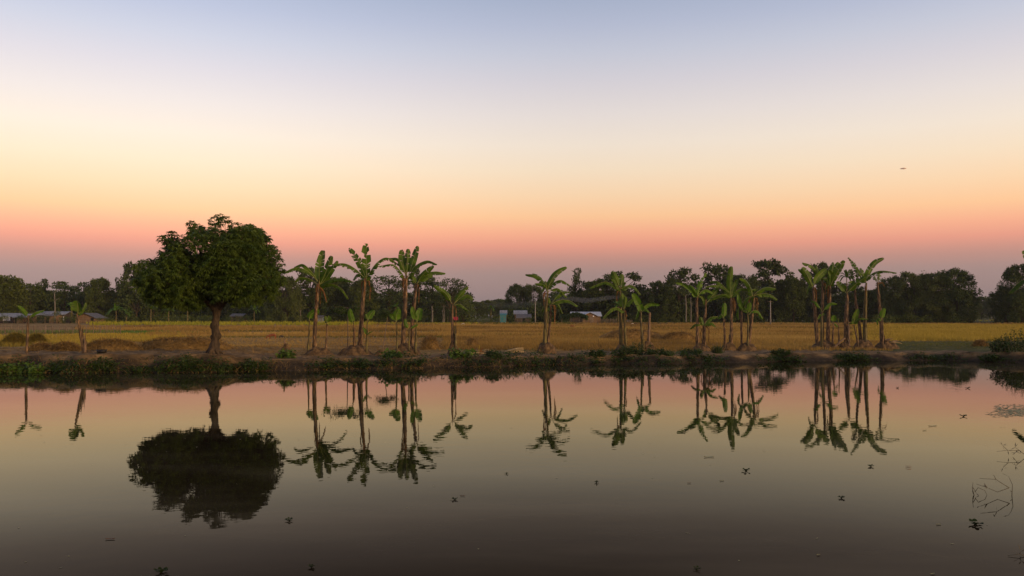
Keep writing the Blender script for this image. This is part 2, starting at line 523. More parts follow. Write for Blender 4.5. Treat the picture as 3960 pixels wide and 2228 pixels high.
def banana(fr, Y, trunk, leaves, label, group, young=False, stem='stem', name='banana_plant'):
    """trunk: (x, y, width) in photo-frame pixels; leaves: (points, half width, kind)"""
    sc_ = FR[fr][2]
    m_per = Y / FPX / sc_
    pts = [at(*fp(fr, x, y), Y) for x, y, w in trunk]
    base = pts[0].copy()
    root = empty(name, base)
    lean = random.uniform(-.15, .15)
    for i, p in enumerate(pts): p.y += lean * i * .5
    dn = base + Vector((0, 0, -.45))
    Ptr = spline([dn] + pts, 20)
    ws = np.interp(np.linspace(0, len(pts), 20), range(len(pts) + 1), [trunk[0][2] * 1.1] + [w for _, _, w in trunk]) * m_per / 2 * 1.1
    ws = [w * (1 + .07 * math.sin(i * 2.1) + random.uniform(-.05, .05)) for i, w in enumerate(ws)]
    mb = MB()
    mb.tube([p - base for p in Ptr], ws, 11, 0, jit=.05)
    # old leaf sheaths curling off the stem
    for k in range(int(3 + len(pts) * 1.5)):
        i = random.randint(4, 17)
        p = Ptr[i] - base
        a = random.uniform(0, 6.28)
        o = Vector((math.cos(a), math.sin(a), 0))
        r = ws[i]
        sd = Vector((-o.y, o.x, 0)) * r * .5
        h = random.uniform(.25, .7)
        V = [p + o * r * .9 - sd, p + o * r * .9 + sd, p + o * r * 1.12 + sd * .8 + Vector((0, 0, h * .6)), p + o * r * 1.12 - sd * .8 + Vector((0, 0, h * .6)),
             p + o * r * random.uniform(1.2, 1.6) + Vector((0, 0, h))]
        mb.add([tuple(v) for v in V], [(0, 1, 2, 3), (3, 2, 4)], 0)
    mb.build('stem', M[stem], root)
    top_y = pts[-1].y
    for pl, W, kind in leaves:
        px = [fp(fr, x, y) for x, y in pl]
        ln = math.dist(px[0], px[-1]) * Y / FPX
        dy = random.uniform(-.5, .5) * ln * (1.0 if kind in 'dt' else .55)
        q = []
        for i, (x, y) in enumerate(px):
            a = i / (len(px) - 1)
            q.append(at(x, y, top_y + dy * a ** 1.2))
        cy = fp(fr, *pl[0])
        # root the petiole in the head of the stem
        q = [Ptr[-1].lerp(q[0], .15)] + q if (Ptr[-1] - q[0]).length > .12 and (Ptr[-1] - q[0]).length < 1.2 else q
        banana_leaf(root, base, q, W * m_per * (1.05 if kind in 'fgm' else 1.12), kind, young, dy)
    if not young and len(leaves) > 3:      # withered leaves hanging against the stem
        for k in range(random.randint(1, 3)):
            a = random.uniform(0, 6.28); L_ = random.uniform(.7, 1.5)
            t0 = Ptr[-1 - random.randint(0, 2)]
            d = Vector((math.cos(a), math.sin(a), 0))
            banana_leaf(root, base, [t0 + d * .05, t0 + d * .32 + Vector((0, 0, -.1)), t0 + d * .3 + Vector((0, 0, -L_))], .11, 'b', False, 0)
    tag(root, label, 'banana plant', group)
    return root


GB = 'banana plants along the pond bank'
banana('A', 52.5, [(430, 1290, 48), (438, 1050, 46), (460, 750, 40), (475, 600, 28), (484, 520, 20)],
       [([(490, 530), (488, 350), (535, 122)], 56, 'f'), ([(495, 540), (560, 400), (637, 188)], 50, 'f'), ([(530, 510), (620, 380), (712, 250)], 38, 'f'),
        ([(470, 500), (400, 390), (290, 290), (180, 325)], 44, 'd'), ([(470, 500), (330, 365), (190, 335), (58, 390)], 44, 't'), ([(465, 530), (350, 460), (250, 450), (190, 500)], 34, 'd'),
        ([(510, 530), (620, 480), (760, 462), (905, 505)], 42, 'd'), ([(520, 550), (640, 530), (760, 590), (845, 712)], 36, 't'), ([(500, 560), (550, 630), (580, 755)], 24, 'b')],
       'tall banana plant with a dried orange leaf hanging under its crown, nearest the mango tree', GB)
banana('A', 52.3, [(355, 1310, 26), (360, 1150, 19), (362, 970, 13)], [([(362, 975), (385, 905), (482, 845)], 50, 'f')],
       'short banana sucker left of the orange-leafed banana plant, topped by one broad bent leaf', GB, True, 'stem_green')
banana('A', 52.4, [(570, 1315, 24), (575, 1150, 19), (582, 1020, 12)], [([(582, 1025), (583, 970), (598, 917)], 44, 'd'), ([(580, 1015), (560, 950), (552, 940)], 22, 'f')],
       'thin banana sucker with one small folded dark leaf, right of the orange-leafed banana plant', GB, False, 'stem')
banana('A', 52.8, [(985, 1275, 60), (1000, 1050, 50), (1020, 750, 42), (1045, 560, 30), (1052, 470, 20)],
       [([(1062, 450), (1062, 250), (1058, 38)], 66, 'g'), ([(1040, 420), (965, 250), (850, 95)], 46, 'g'), ([(1040, 460), (930, 350), (800, 283), (645, 290)], 44, 't'),
        ([(1030, 440), (950, 410), (895, 485)], 40, 'd'), ([(1080, 430), (1180, 280), (1310, 210), (1468, 300)], 46, 't')],
       'tallest banana plant, with a ragged torn upright leaf and a curling one at top left', GB)
banana('A', 52.6, [(912, 1290, 32), (910, 1150, 24), (905, 1030, 13)], [([(905, 1025), (872, 930), (855, 832)], 36, 'f')],
       'banana sucker with one long upright leaf, just left of the tallest banana plant', GB, True)
banana('A', 52.3, [(1065, 1290, 24), (1070, 1150, 18), (1078, 975, 12)],
       [([(1078, 980), (1105, 910), (1160, 850)], 42, 'f'), ([(1075, 970), (1062, 930), (1053, 895)], 18, 'f'), ([(1062, 1125), (1040, 1090), (1018, 1060)], 16, 'f'), ([(1075, 1128), (1100, 1115), (1132, 1108)], 14, 'd')],
       'banana sucker with leaves low on its stem, just right of the tallest banana plant', GB, True, 'stem_green')
banana('B', 52.6, [(310, 1255, 50), (325, 1000, 52), (335, 750, 45), (345, 520, 28), (350, 430, 20)],
       [([(345, 440), (310, 280), (292, 115)], 50, 'f'), ([(355, 440), (358, 280), (370, 102)], 56, 'm'), ([(370, 440), (430, 260), (490, 68)], 48, 'f'),
        ([(345, 480), (290, 390), (190, 292), (15, 315)], 42, 't'), ([(340, 420), (260, 230), (135, 215)], 34, 'd'), ([(385, 440), (450, 320), (600, 246), (725, 290)], 46, 'd'), ([(370, 460), (415, 410), (442, 515)], 26, 'd')],
       'tall banana plant holding three broad upright leaves fanned at its top', GB)
banana('B', 53.4, [(418, 1255, 40), (425, 1000, 40), (450, 750, 36), (465, 620, 28), (475, 540, 18)],
       [([(480, 530), (550, 420), (682, 308)], 36, 'f'), ([(480, 530), (560, 410), (700, 380), (827, 398)], 44, 'd'), ([(485, 525), (540, 460), (620, 415), (672, 430)], 54, 'd'), ([(470, 530), (440, 480), (395, 400)], 36, 'f')],
       'banana plant standing close behind the three-leafed one, its crown leaning right', GB)
banana('B', 52.2, [(238, 1270, 20), (235, 1100, 17), (232, 1000, 12)], [([(230, 1000), (228, 920), (262, 835)], 48, 'f'), ([(225, 990), (180, 920), (148, 925)], 30, 'f')],
       'banana sucker with a bright rounded leaf, left of the three-leafed tall banana plant', GB, True, 'stem_green')
banana('B', 52.0, [(385, 1260, 17), (387, 1150, 15), (388, 1085, 12)], [([(385, 1085), (345, 1020), (335, 955)], 24, 'f'), ([(390, 1080), (440, 1040), (492, 1020)], 24, 'm')],
       'smallest banana sucker, spreading two leaves in a V between two tall trunks', GB, True, 'stem_green')
banana('B', 52.1, [(465, 1290, 26), (470, 1100, 18), (478, 995, 12)], [([(480, 1000), (500, 920), (522, 825)], 48, 'f'), ([(475, 990), (440, 900), (425, 805)], 34, 'f')],
       'banana sucker with two broad upright leaves, right of the three-leafed banana plant', GB, True, 'stem_green')
banana('B', 54.8, [(918, 1265, 46), (912, 1030, 26), (915, 850, 18), (920, 780, 14)],
       [([(908, 775), (830, 650), (688, 550)], 38, 'f'), ([(930, 780), (1000, 670), (1102, 562)], 32, 'f'), ([(930, 770), (1040, 680), (1110, 665), (1168, 718)], 46, 'd'), ([(935, 790), (1010, 780), (1108, 855)], 32, 'd')],
       'lone slender banana plant with four spread leaves, left of the wide gap in the row', GB)
banana('B', 54.6, [(952, 1258, 30), (948, 1150, 26), (940, 1042, 22)], [([(940, 1042), (930, 1030), (921, 1020)], 6, 'b')],
       'cut leafless banana stem leaning on the lone slender banana plant', GB, False, 'stem_green')
banana('C', 56, [(395, 1185, 58), (405, 950, 45), (415, 650, 38), (430, 530, 26), (440, 430, 18)],
       [([(425, 440), (370, 300), (260, 205), (120, 190)], 44, 'm'), ([(445, 380), (520, 230), (600, 150), (712, 88)], 46, 'f'), ([(450, 390), (540, 300), (640, 275), (758, 348)], 54, 't'),
        ([(430, 420), (390, 350), (330, 320), (253, 322)], 42, 'd'), ([(430, 430), (400, 320), (350, 440)], 52, 'd'), ([(450, 440), (520, 400), (600, 400), (720, 525)], 38, 'd'), ([(435, 430), (425, 350), (400, 288)], 32, 'f')],
       'banana plant on the steep middle clod, one leaf raised high to the right', GB, False, 'stem_green')
banana('C', 56.3, [(440, 1190, 36), (465, 950, 30), (480, 700, 20), (482, 630, 15)],
       [([(490, 610), (580, 500), (660, 440), (756, 440)], 40, 'm'), ([(490, 620), (600, 565), (740, 565), (872, 645)], 46, 'd'), ([(490, 620), (580, 600), (655, 752)], 42, 'd'), ([(475, 640), (400, 620), (350, 725)], 36, 'd'), ([(474, 630), (458, 580), (450, 530)], 24, 'f')],
       'thinner banana plant behind the raised-leaf one in the middle, leaves arching right', GB)
banana('D', 59.5, [(525, 1210, 50), (520, 900, 40), (515, 600, 36), (510, 470, 26), (512, 380, 18)],
       [([(500, 400), (420, 340), (280, 300), (75, 385)], 42, 'd'), ([(508, 390), (460, 260), (402, 140)], 50, 'f'), ([(520, 380), (532, 290), (542, 185)], 46, 'f'), ([(545, 390), (640, 345), (720, 370), (812, 482)], 44, 'd'),
        ([(500, 400), (440, 290), (390, 260)], 38, 'd'), ([(540, 360), (570, 300), (602, 325)], 32, 'd')],
       'banana plant with two arching side leaves beside the tin-roofed house, taller of its pair', GB, False, 'stem_green')
banana('D', 59.2, [(590, 1190, 45), (580, 950, 30), (568, 760, 18), (565, 690, 14)],
       [([(560, 690), (545, 590), (540, 460)], 48, 'f'), ([(570, 690), (585, 600), (595, 510)], 42, 'm'), ([(575, 680), (620, 600), (695, 530)], 46, 'd'), ([(555, 720), (480, 670), (380, 690), (265, 815)], 42, 'd')],
       'shorter banana plant of the pair beside the tin-roofed house, leaf drooping left', GB, False, 'stem_green')
banana('D', 59.4, [(840, 1200, 48), (820, 950, 26), (815, 780, 22), (818, 730, 15)],
       [([(808, 690), (745, 560), (690, 468)], 52, 'f'), ([(815, 720), (870, 650), (960, 605), (1087, 625)], 50, 'm'), ([(810, 740), (770, 710), (735, 842)], 34, 'd'), ([(825, 730), (890, 690), (940, 742)], 30, 'd')],
       'short banana plant with one bright leaf stretched flat to the right, behind the bank shrub', GB, True, 'stem_green')
banana('D', 60, [(925, 1150, 36), (930, 950, 30), (935, 738, 26)], [([(935, 742), (925, 735), (905, 748)], 7, 'b')],
       'brown leafless banana stem beside the short plant with a flat bright leaf', GB, False, 'stem_dry')
GE = GB
banana('E', 61.2, [(440, 1185, 52), (435, 900, 36), (430, 650, 34), (428, 540, 20)],
       [([(415, 500), (340, 400), (240, 325), (122, 305)], 44, 'm'), ([(424, 510), (450, 420), (492, 300), (562, 168)], 42, 'g'), ([(430, 520), (500, 430), (580, 410), (668, 465)], 46, 'd'), ([(415, 470), (390, 390), (320, 335)], 36, 'd'), ([(428, 530), (455, 495), (482, 515)], 30, 'd')],
       'banana plant with a broken upright leaf tip, leftmost of the cluster before the far pole', GE, True, 'stem')
banana('E', 61.5, [(525, 1200, 45), (535, 950, 40), (555, 730, 28), (555, 640, 20), (572, 585, 14)],
       [([(575, 590), (640, 510), (742, 378)], 46, 'f'), ([(570, 600), (660, 515), (780, 480), (902, 512)], 42, 'd'), ([(550, 610), (520, 540), (478, 500)], 30, 'f')],
       'banana plant whose stem kinks to the right under its crown, second in the cluster', GE)
banana('E', 61, [(545, 1195, 22), (540, 1050, 18), (535, 935, 14)],
       [([(530, 940), (500, 880), (480, 805)], 34, 'f'), ([(520, 920), (440, 905), (385, 915), (328, 972)], 36, 'd'), ([(545, 900), (620, 810), (725, 795)], 42, 'd'), ([(560, 920), (640, 885), (702, 942)], 38, 'd')],
       'low banana sucker spreading four leaves at the foot of the kinked banana stem', GE, False)
banana('E', 61.3, [(830, 1190, 35), (825, 980, 26), (812, 840, 17)], [([(808, 830), (822, 720), (826, 600)], 42, 'f'), ([(810, 830), (780, 765), (722, 825)], 42, 'd')],
       'young banana plant with one upright crinkled leaf, left of the spike-leafed banana plant', GE, True)
banana('E', 61.5, [(915, 1180, 54), (925, 950, 40), (920, 650, 32), (918, 530, 20)],
       [([(914, 480), (902, 300), (925, 75)], 50, 'f'), ([(930, 480), (960, 370), (1012, 265)], 44, 'f'), ([(905, 490), (820, 370), (720, 290), (615, 292)], 44, 'd'), ([(905, 510), (830, 475), (740, 490), (635, 535)], 34, 'd'),
        ([(930, 500), (1010, 415), (1100, 390), (1182, 415)], 38, 'd'), ([(890, 440), (800, 370), (680, 345), (540, 372)], 34, 'd')],
       'banana plant with one tall spike-like leaf standing straight up from its crown', GE, False)
banana('E', 61.4, [(1070, 1170, 28), (1070, 950, 28), (1078, 715, 24)],
       [([(1075, 720), (1030, 675), (1030, 852)], 40, 'd'), ([(1075, 710), (1110, 665), (1150, 702)], 32, 'd'), ([(1085, 690), (1040, 600), (1018, 455)], 36, 'f')],
       'thin banana stem with drooping leaves, right of the spike-leafed banana plant', GE, True)
banana('E', 61, [(1160, 1150, 28), (1165, 900, 24), (1160, 760, 15)], [([(1160, 760), (1178, 680), (1190, 598)], 36, 'f'), ([(1160, 760), (1130, 715), (1088, 722)], 24, 'd'), ([(1175, 770), (1230, 715), (1310, 720), (1377, 828)], 42, 'd')],
       'banana sucker in front of the leaning trunk, with one bright leaf and one arching right', GE, True, 'stem_green')
banana('E', 61.3, [(1170, 1160, 58), (1200, 950, 40), (1225, 700, 32), (1240, 570, 22), (1236, 500, 15)],
       [([(1222, 490), (1190, 370), (1120, 270), (1038, 245)], 46, 'm'), ([(1240, 490), (1330, 420), (1430, 378), (1562, 395)], 48, 'm'), ([(1240, 500), (1350, 470), (1480, 480), (1582, 550)], 46, 'd'),
        ([(1225, 500), (1150, 530), (1100, 590), (1082, 665)], 42, 'd'), ([(1230, 500), (1225, 410), (1310, 405)], 40, 'd'), ([(1225, 510), (1222, 560), (1195, 640)], 34, 'd'), ([(1192, 1095), (1165, 1180), (1125, 1282)], 16, 'b')],
       'leaning banana plant with a pale dry sheath at its foot, rightmost before the far pole', GE, False)
banana('F', 64, [(365, 1280, 50), (335, 950, 48), (305, 650, 32), (300, 510, 20)],
       [([(295, 500), (225, 350), (150, 235)], 62, 'f'), ([(310, 500), (370, 370), (492, 258)], 52, 'f'), ([(280, 500), (240, 490), (212, 605)], 34, 't'), ([(290, 480), (185, 330), (98, 258)], 36, 'f')],
       'banana plant leaning left with two broad leaves in a V, leftmost of the right cluster', GB)
banana('F', 64.6, [(440, 1260, 38), (435, 1000, 36), (440, 700, 36), (440, 480, 28), (440, 440, 20)],
       [([(440, 450), (350, 280), (270, 200), (155, 165)], 44, 't'), ([(440, 440), (370, 300), (340, 200)], 34, 'f'), ([(440, 440), (430, 350), (492, 258)], 46, 'f'), ([(445, 450), (500, 380), (570, 335)], 48, 'd')],
       'straight banana plant behind the left-leaning one, a tattered leaf arching over to the left', GB)
banana('F', 64.2, [(515, 1260, 56), (525, 950, 42), (545, 700, 38), (552, 490, 22)],
       [([(550, 490), (630, 330), (742, 138)], 48, 'f'), ([(550, 480), (560, 320), (590, 162)], 40, 'f'), ([(555, 480), (600, 300), (662, 162)], 38, 'f'), ([(545, 500), (520, 430), (480, 530)], 46, 'd'), ([(550, 480), (500, 395), (440, 385)], 46, 'd'), ([(555, 470), (560, 340), (525, 270)], 46, 'm')],
       'stout banana plant with a crowded bunch of upright leaves swept to the right', GB)
banana('F', 63.4, [(425, 1270, 35), (430, 1050, 30), (435, 850, 16)],
       [([(430, 850), (380, 760), (340, 710), (283, 700)], 34, 'd'), ([(435, 860), (490, 790), (560, 730), (642, 742)], 32, 'm'), ([(430, 880), (390, 900), (368, 962)], 26, 'd')],
       'half-height banana plant with two leaves curving out like horns, among taller stems', GB, True, 'stem_green')
banana('F', 63.5, [(580, 1270, 28), (583, 1130, 22), (585, 1000, 14)], [([(585, 1005), (590, 950), (602, 903)], 42, 'f'), ([(590, 1020), (620, 1025), (656, 1065)], 24, 'd')],
       'little banana sucker with a crumpled leaf, right of the crowded stout banana plant', GB, True)
banana('F', 63.6, [(668, 1260, 20), (664, 1100, 14), (660, 1000, 9)], [([(660, 1005), (659, 980), (658, 945)], 8, 'f')],
       'bare pencil-thin banana sucker with one rolled leaf', GB, True, 'stem')
banana('F', 63.8, [(765, 1260, 45), (765, 950, 54), (775, 700, 36), (772, 595, 20)], [([(765, 590), (710, 510), (632, 438)], 46, 'f'), ([(780, 590), (890, 480), (1042, 366)], 50, 'f')],
       'banana plant with only two wide leaves in a V, middle of the right cluster', GB)
banana('F', 63.6, [(808, 1250, 25), (800, 1150, 24), (796, 1045, 18)], [([(796, 1048), (790, 1035), (780, 1030)], 6, 'b')],
       'short dead banana stem right against the two-leafed plant', GB, False, 'stem_dry')
banana('F', 64.4, [(975, 1260, 48), (945, 950, 36), (905, 700, 32), (897, 520, 24), (888, 400, 15)], [([(885, 405), (850, 350), (826, 262)], 46, 'g'), ([(895, 480), (930, 390), (905, 300)], 34, 'g'), ([(895, 500), (870, 420), (800, 440)], 36, 'd')],
       'banana trunk leaning left with a small torn tuft of leaves on top', GB)
banana('F', 64, [(1035, 1250, 56), (1030, 900, 45), (1035, 650, 36), (1038, 450, 20)],
       [([(1025, 430), (930, 290), (870, 180), (800, 92)], 44, 'g'), ([(1045, 410), (1100, 270), (1180, 160), (1297, 103)], 48, 'f'), ([(1050, 400), (1150, 310), (1280, 280), (1477, 308)], 40, 't'), ([(1030, 420), (1000, 330), (970, 242)], 52, 'g'), ([(1040, 430), (970, 395), (915, 425)], 36, 'd')],
       'tall green-stemmed banana plant with long leaves flung to both sides, in the right cluster', GB, False, 'stem_green')
banana('F', 63.4, [(930, 1280, 26), (905, 1150, 20), (885, 1040, 14)], [([(880, 1010), (895, 920), (936, 818)], 44, 'f'), ([(885, 1010), (960, 945), (1078, 958)], 28, 'd'), ([(880, 1020), (840, 1008), (798, 1022)], 16, 'd')],
       'slanting banana sucker with one broad leaf, in front of the left-leaning trunk', GB, False)
banana('F', 64, [(1270, 1270, 54), (1265, 1000, 45), (1245, 750, 34), (1225, 440, 24)], [([(1215, 440), (1225, 380), (1237, 308)], 52, 'g'), ([(1210, 440), (1180, 400), (1158, 340)], 32, 'g'), ([(1228, 450), (1280, 445), (1312, 505)], 16, 'b')],
       'near-bare banana trunk topped by a ragged stub of leaf, rightmost of the row', GB, False, 'stem')
banana('F', 63.4, [(1282, 1275, 20), (1278, 1120, 17), (1268, 975, 12)], [([(1265, 970), (1280, 880), (1312, 808)], 42, 'f'), ([(1255, 960), (1218, 945), (1218, 1042)], 28, 'd')],
       'banana sucker hugging the near-bare rightmost trunk', GB, True)
banana('G', 47.3, [(375, 1005, 34), (385, 800, 30), (395, 620, 24), (400, 545, 15)], [([(410, 550), (480, 470), (617, 432)], 38, 'm'), ([(390, 540), (330, 450), (248, 373)], 34, 'f')],
       'small banana plant with two leaves opening in a V, far left of the bank', GB, True, 'stem')
banana('G', 47.2, [(1175, 1000, 46), (1140, 800, 40), (1115, 620, 30), (1092, 485, 18)], [([(1090, 478), (1094, 400), (1078, 298)], 82, 'm'), ([(1110, 480), (1165, 420), (1202, 328)], 34, 'f')],
       'curved banana stem with one wide folded leaf, in front of the gabled hut', GB, False, 'stem')
banana('G', 47.1, [(1192, 1000, 30), (1190, 900, 26), (1178, 790, 15)], [([(1178, 795), (1170, 775), (1158, 770)], 7, 'b')],
       'dead banana stub at the foot of the curved banana stem', GB, False, 'stem_dry')
banana('H', 55, [(1500, 1150, 60), (1495, 800, 50), (1490, 430, 26)], [([(1490, 430), (1400, 315), (1320, 330), (1205, 445)], 48, 'd'), ([(1490, 420), (1450, 180), (1355, 0)], 50, 'f')],
       'banana leaf tips poking in at the right edge above the bush', GB)


# ------------------------------------------------------------------ earth mounds, hay heaps
def dome(name, fr, x0, x1, ytop, Y, mat_, label, cat, group=None, depth=.75, pw=2.2, rough=.12, strands=0, steep=1.0, sink=.12):
    a = at(*fp(fr, x0, ytop), Y); b = at(*fp(fr, x1, ytop), Y)
    cx = (a.x + b.x) / 2; rx = (b.x - a.x) / 2; ry = max(.4, min(rx * depth, 3.0))
    z0 = gh(cx, Y) - sink; H = max(.18, a.z - z0)
    nr, na = 12, 40
    V = [(0, 0, H)]
    sd = random.uniform(0, 50)
    for i in range(1, nr + 1):
        r = i / nr
        for k in range(na):
            an = 2 * math.pi * k / na
            x, y = math.cos(an) * r * rx, math.sin(an) * r * ry
            e = 1 + .18 * mnoise.noise(Vector((math.cos(an) * 1.7 + sd, math.sin(an) * 1.7, 0)))
            h = H * (1 - r ** pw) ** steep
            nz = rough * H * 1.6 * mnoise.noise(Vector((x * 2.2 + sd, y * 2.2, 3))) + rough * H * .9 * mnoise.noise(Vector((x * 6 + sd, y * 6, 9)))
            V.append((x * e, y * e, h + nz * (1 - r ** 6) * min(1, 3 * (1 - r) + .3)))
    F = [(0, 1 + k, 1 + (k + 1) % na) for k in range(na)]
    for i in range(nr - 1):
        for k in range(na):
            p, q = 1 + i * na + k, 1 + i * na + (k + 1) % na
            F.append((p, p + na, q + na, q))
    mb = MB(); mb.add(V, F, 0, True)
    if strands:
        strands = int(strands * 2.2)
        u = rng.uniform(0, 1, strands) ** .5 * .98; an = rng.uniform(0, 2 * math.pi, strands)
        bx = np.cos(an) * u * rx; by = np.sin(an) * u * ry; bz = H * (1 - u ** pw) ** steep - .02
        d = rng.normal(size=(strands, 3)); d[:, 2] = np.abs(d[:, 2]) * .5 - .1
        leaf_quads(mb, np.stack([bx, by, bz], -1), d, rng.uniform(.2, .6, strands), .03, droop=.25)
    o = mb.build(name, mat_, None, (cx, Y, z0))
    tag(o, label, cat, group)
    return o


GM = 'earth mounds heaped round the banana roots'
dome('earth_mound', 'A', 270, 690, 1300, 52.4, M['earth'], 'rounded earth mound carrying the orange-leafed banana plant and its suckers', 'mound', GM)
dome('earth_mound', 'A', 690, 1160, 1278, 52.7, M['earth'], 'broad earth mound under the tallest, ragged-leafed banana plant', 'mound', GM)
dome('earth_mound', 'A', 1140, 1300, 1340, 52.3, M['earth'], 'small low earth mound between the two tallest banana clumps', 'mound', GM)
dome('earth_mound', 'B', 160, 545, 1258, 52.6, M['earth'], 'high earth mound with a pale scraped right side under the three-leafed banana plant', 'mound', GM, steep=.8)
dome('earth_mound', 'B', 850, 1010, 1240, 54.8, M['earth'], 'narrow earth mound under the lone slender banana plant', 'mound', GM, steep=.9)
dome('earth_mound', 'C', 270, 575, 1183, 56.1, M['earth'], 'steep-sided earth clod with a reddish foot in the middle of the bank', 'mound', GM, pw=5, depth=.9)
dome('earth_mound', 'D', 410, 665, 1190, 59.5, M['earth'], 'earth mound under the banana pair beside the tin-roofed house', 'mound', GM)
dome('earth_mound', 'D', 795, 1040, 1150, 59.8, M['earth'], 'weedy dark earth mound behind the bank shrub', 'mound', GM)
dome('earth_mound', 'E', 335, 650, 1188, 61.3, M['earth'], 'earth mound under the broken-leafed and the kinked banana plants', 'mound', GM)
dome('earth_mound', 'E', 770, 1005, 1165, 61.5, M['earth'], 'earth mound under the spike-leafed banana plant', 'mound', GM)
dome('earth_mound', 'E', 990, 1310, 1165, 61.3, M['earth'], 'earth mound under the leaning banana plant with the pale dry sheath', 'mound', GM)
dome('earth_mound', 'F', 260, 650, 1262, 64, M['earth'], 'wide bare earth mound at the left of the right banana cluster', 'mound', GM)
dome('earth_mound', 'F', 630, 870, 1278, 63.8, M['earth'], 'low earth mound under the banana plant with two V leaves', 'mound', GM)
dome('earth_mound', 'F', 850, 1190, 1242, 64, M['earth'], 'peaked earth mound under the green-based banana stem', 'mound', GM)
dome('earth_mound', 'F', 1150, 1520, 1258, 64, M['earth'], 'long low earth mound littered with sticks under the rightmost banana trunk', 'mound', GM)
dome('earth_mound', 'G', 1110, 1330, 1000, 47.3, M['earth'], 'flat earth mound under the curved banana stem on the left', 'mound', GM)
st = empty('stump_mound', at(*fp('A', 70, 1380), 51.5))
a_ = at(*fp('A', 0, 1275), 51.5)
o = dome('earth', 'A', -20, 185, 1268, 51.5, M['earth'], None, None, None, steep=1.3)
o.parent = st; o.location = o.location - st.location
mb = MB(); p0 = at(*fp('A', 68, 1300), 51.5) - st.location; p1 = at(*fp('A', 64, 1203), 51.5) - st.location
mb.tube([p0, p0.lerp(p1, .5) + Vector((.01, 0, 0)), p1], [.09, .06, .045], 8, jit=.1)
mb.build('stump', M['stem_dry'], st)
tag(st, 'pointed earth cone with a dead stump sticking out of its top', 'mound')

GH = 'hay heaps on the harvested field'
dome('hay_heap', 'B', 510, 775, 1175, 62, M['hay'], 'small conical hay heap right of the three-leafed banana clump', 'hay heap', GH, strands=900, steep=1.2, depth=1)
dome('hay_heap', 'B', 1075, 1240, 1193, 66, M['hay'], 'tiny flat hay heap right of the lone slender banana plant', 'hay heap', GH, strands=400, depth=1)
dome('hay_heap', 'D', 195, 1180, 992, 84, M['hay'], 'long smooth hay bank behind the banana pair by the house', 'hay heap', GH, strands=2500, depth=.4, pw=3.2, rough=.06)
dome('hay_heap', 'E', -110, 440, 1030, 82, M['hay'], 'second hay bank, overlapping the long one at its right', 'hay heap', GH, strands=1500, depth=.4, pw=3, rough=.06)
dome('hay_heap', 'G', 390, 790, 916, 50.5, M['hay'], 'low hay heap between the two left banana plants, nearer the V-leafed one', 'hay heap', GH, strands=1600, depth=.6, rough=.08)
dome('hay_heap', 'G', 690, 1160, 902, 50, M['hay'], 'rounded hay heap against the curved banana stem', 'hay heap', GH, strands=2000, depth=.55, rough=.08)
dome('hay_heap', 'Z', 660, 1130, 1112, 51.5, M['hay'], 'flat hay heap just right of the curved banana stem', 'hay heap', GH, strands=2000, depth=.5, rough=.06, pw=3)
dome('hay_heap', 'Z', 1050, 1900, 1094, 53, M['hay'], 'long hay heap spread behind the mango trunk', 'hay heap', GH, strands=2600, depth=.4, rough=.06, pw=3)
dome('hay_heap', 'G', 20, 420, 772, 66, M['straw_yellow'], 'yellow straw heap behind the V-leafed banana plant at far left', 'hay heap', GH, strands=3000, depth=.6, rough=.1)
dome('hay_heap', 'G', 380, 660, 778, 68, M['straw_yellow'], 'yellowish straw heap right of the far left banana plant, before the huts', 'hay heap', GH, strands=2200, depth=.6, rough=.1)
dome('hay_heap', 'H', 835, 965, 955, 66, M['hay'], 'dark clump of pulled stalks lying on the green strip at right', 'hay heap', GH, strands=700, depth=.9)
dome('hay_heap', 'D', -140, 130, 876, 215, M['straw'], 'far straw heap in front of the tin-roofed house', 'hay heap', GH, strands=500, depth=.6)


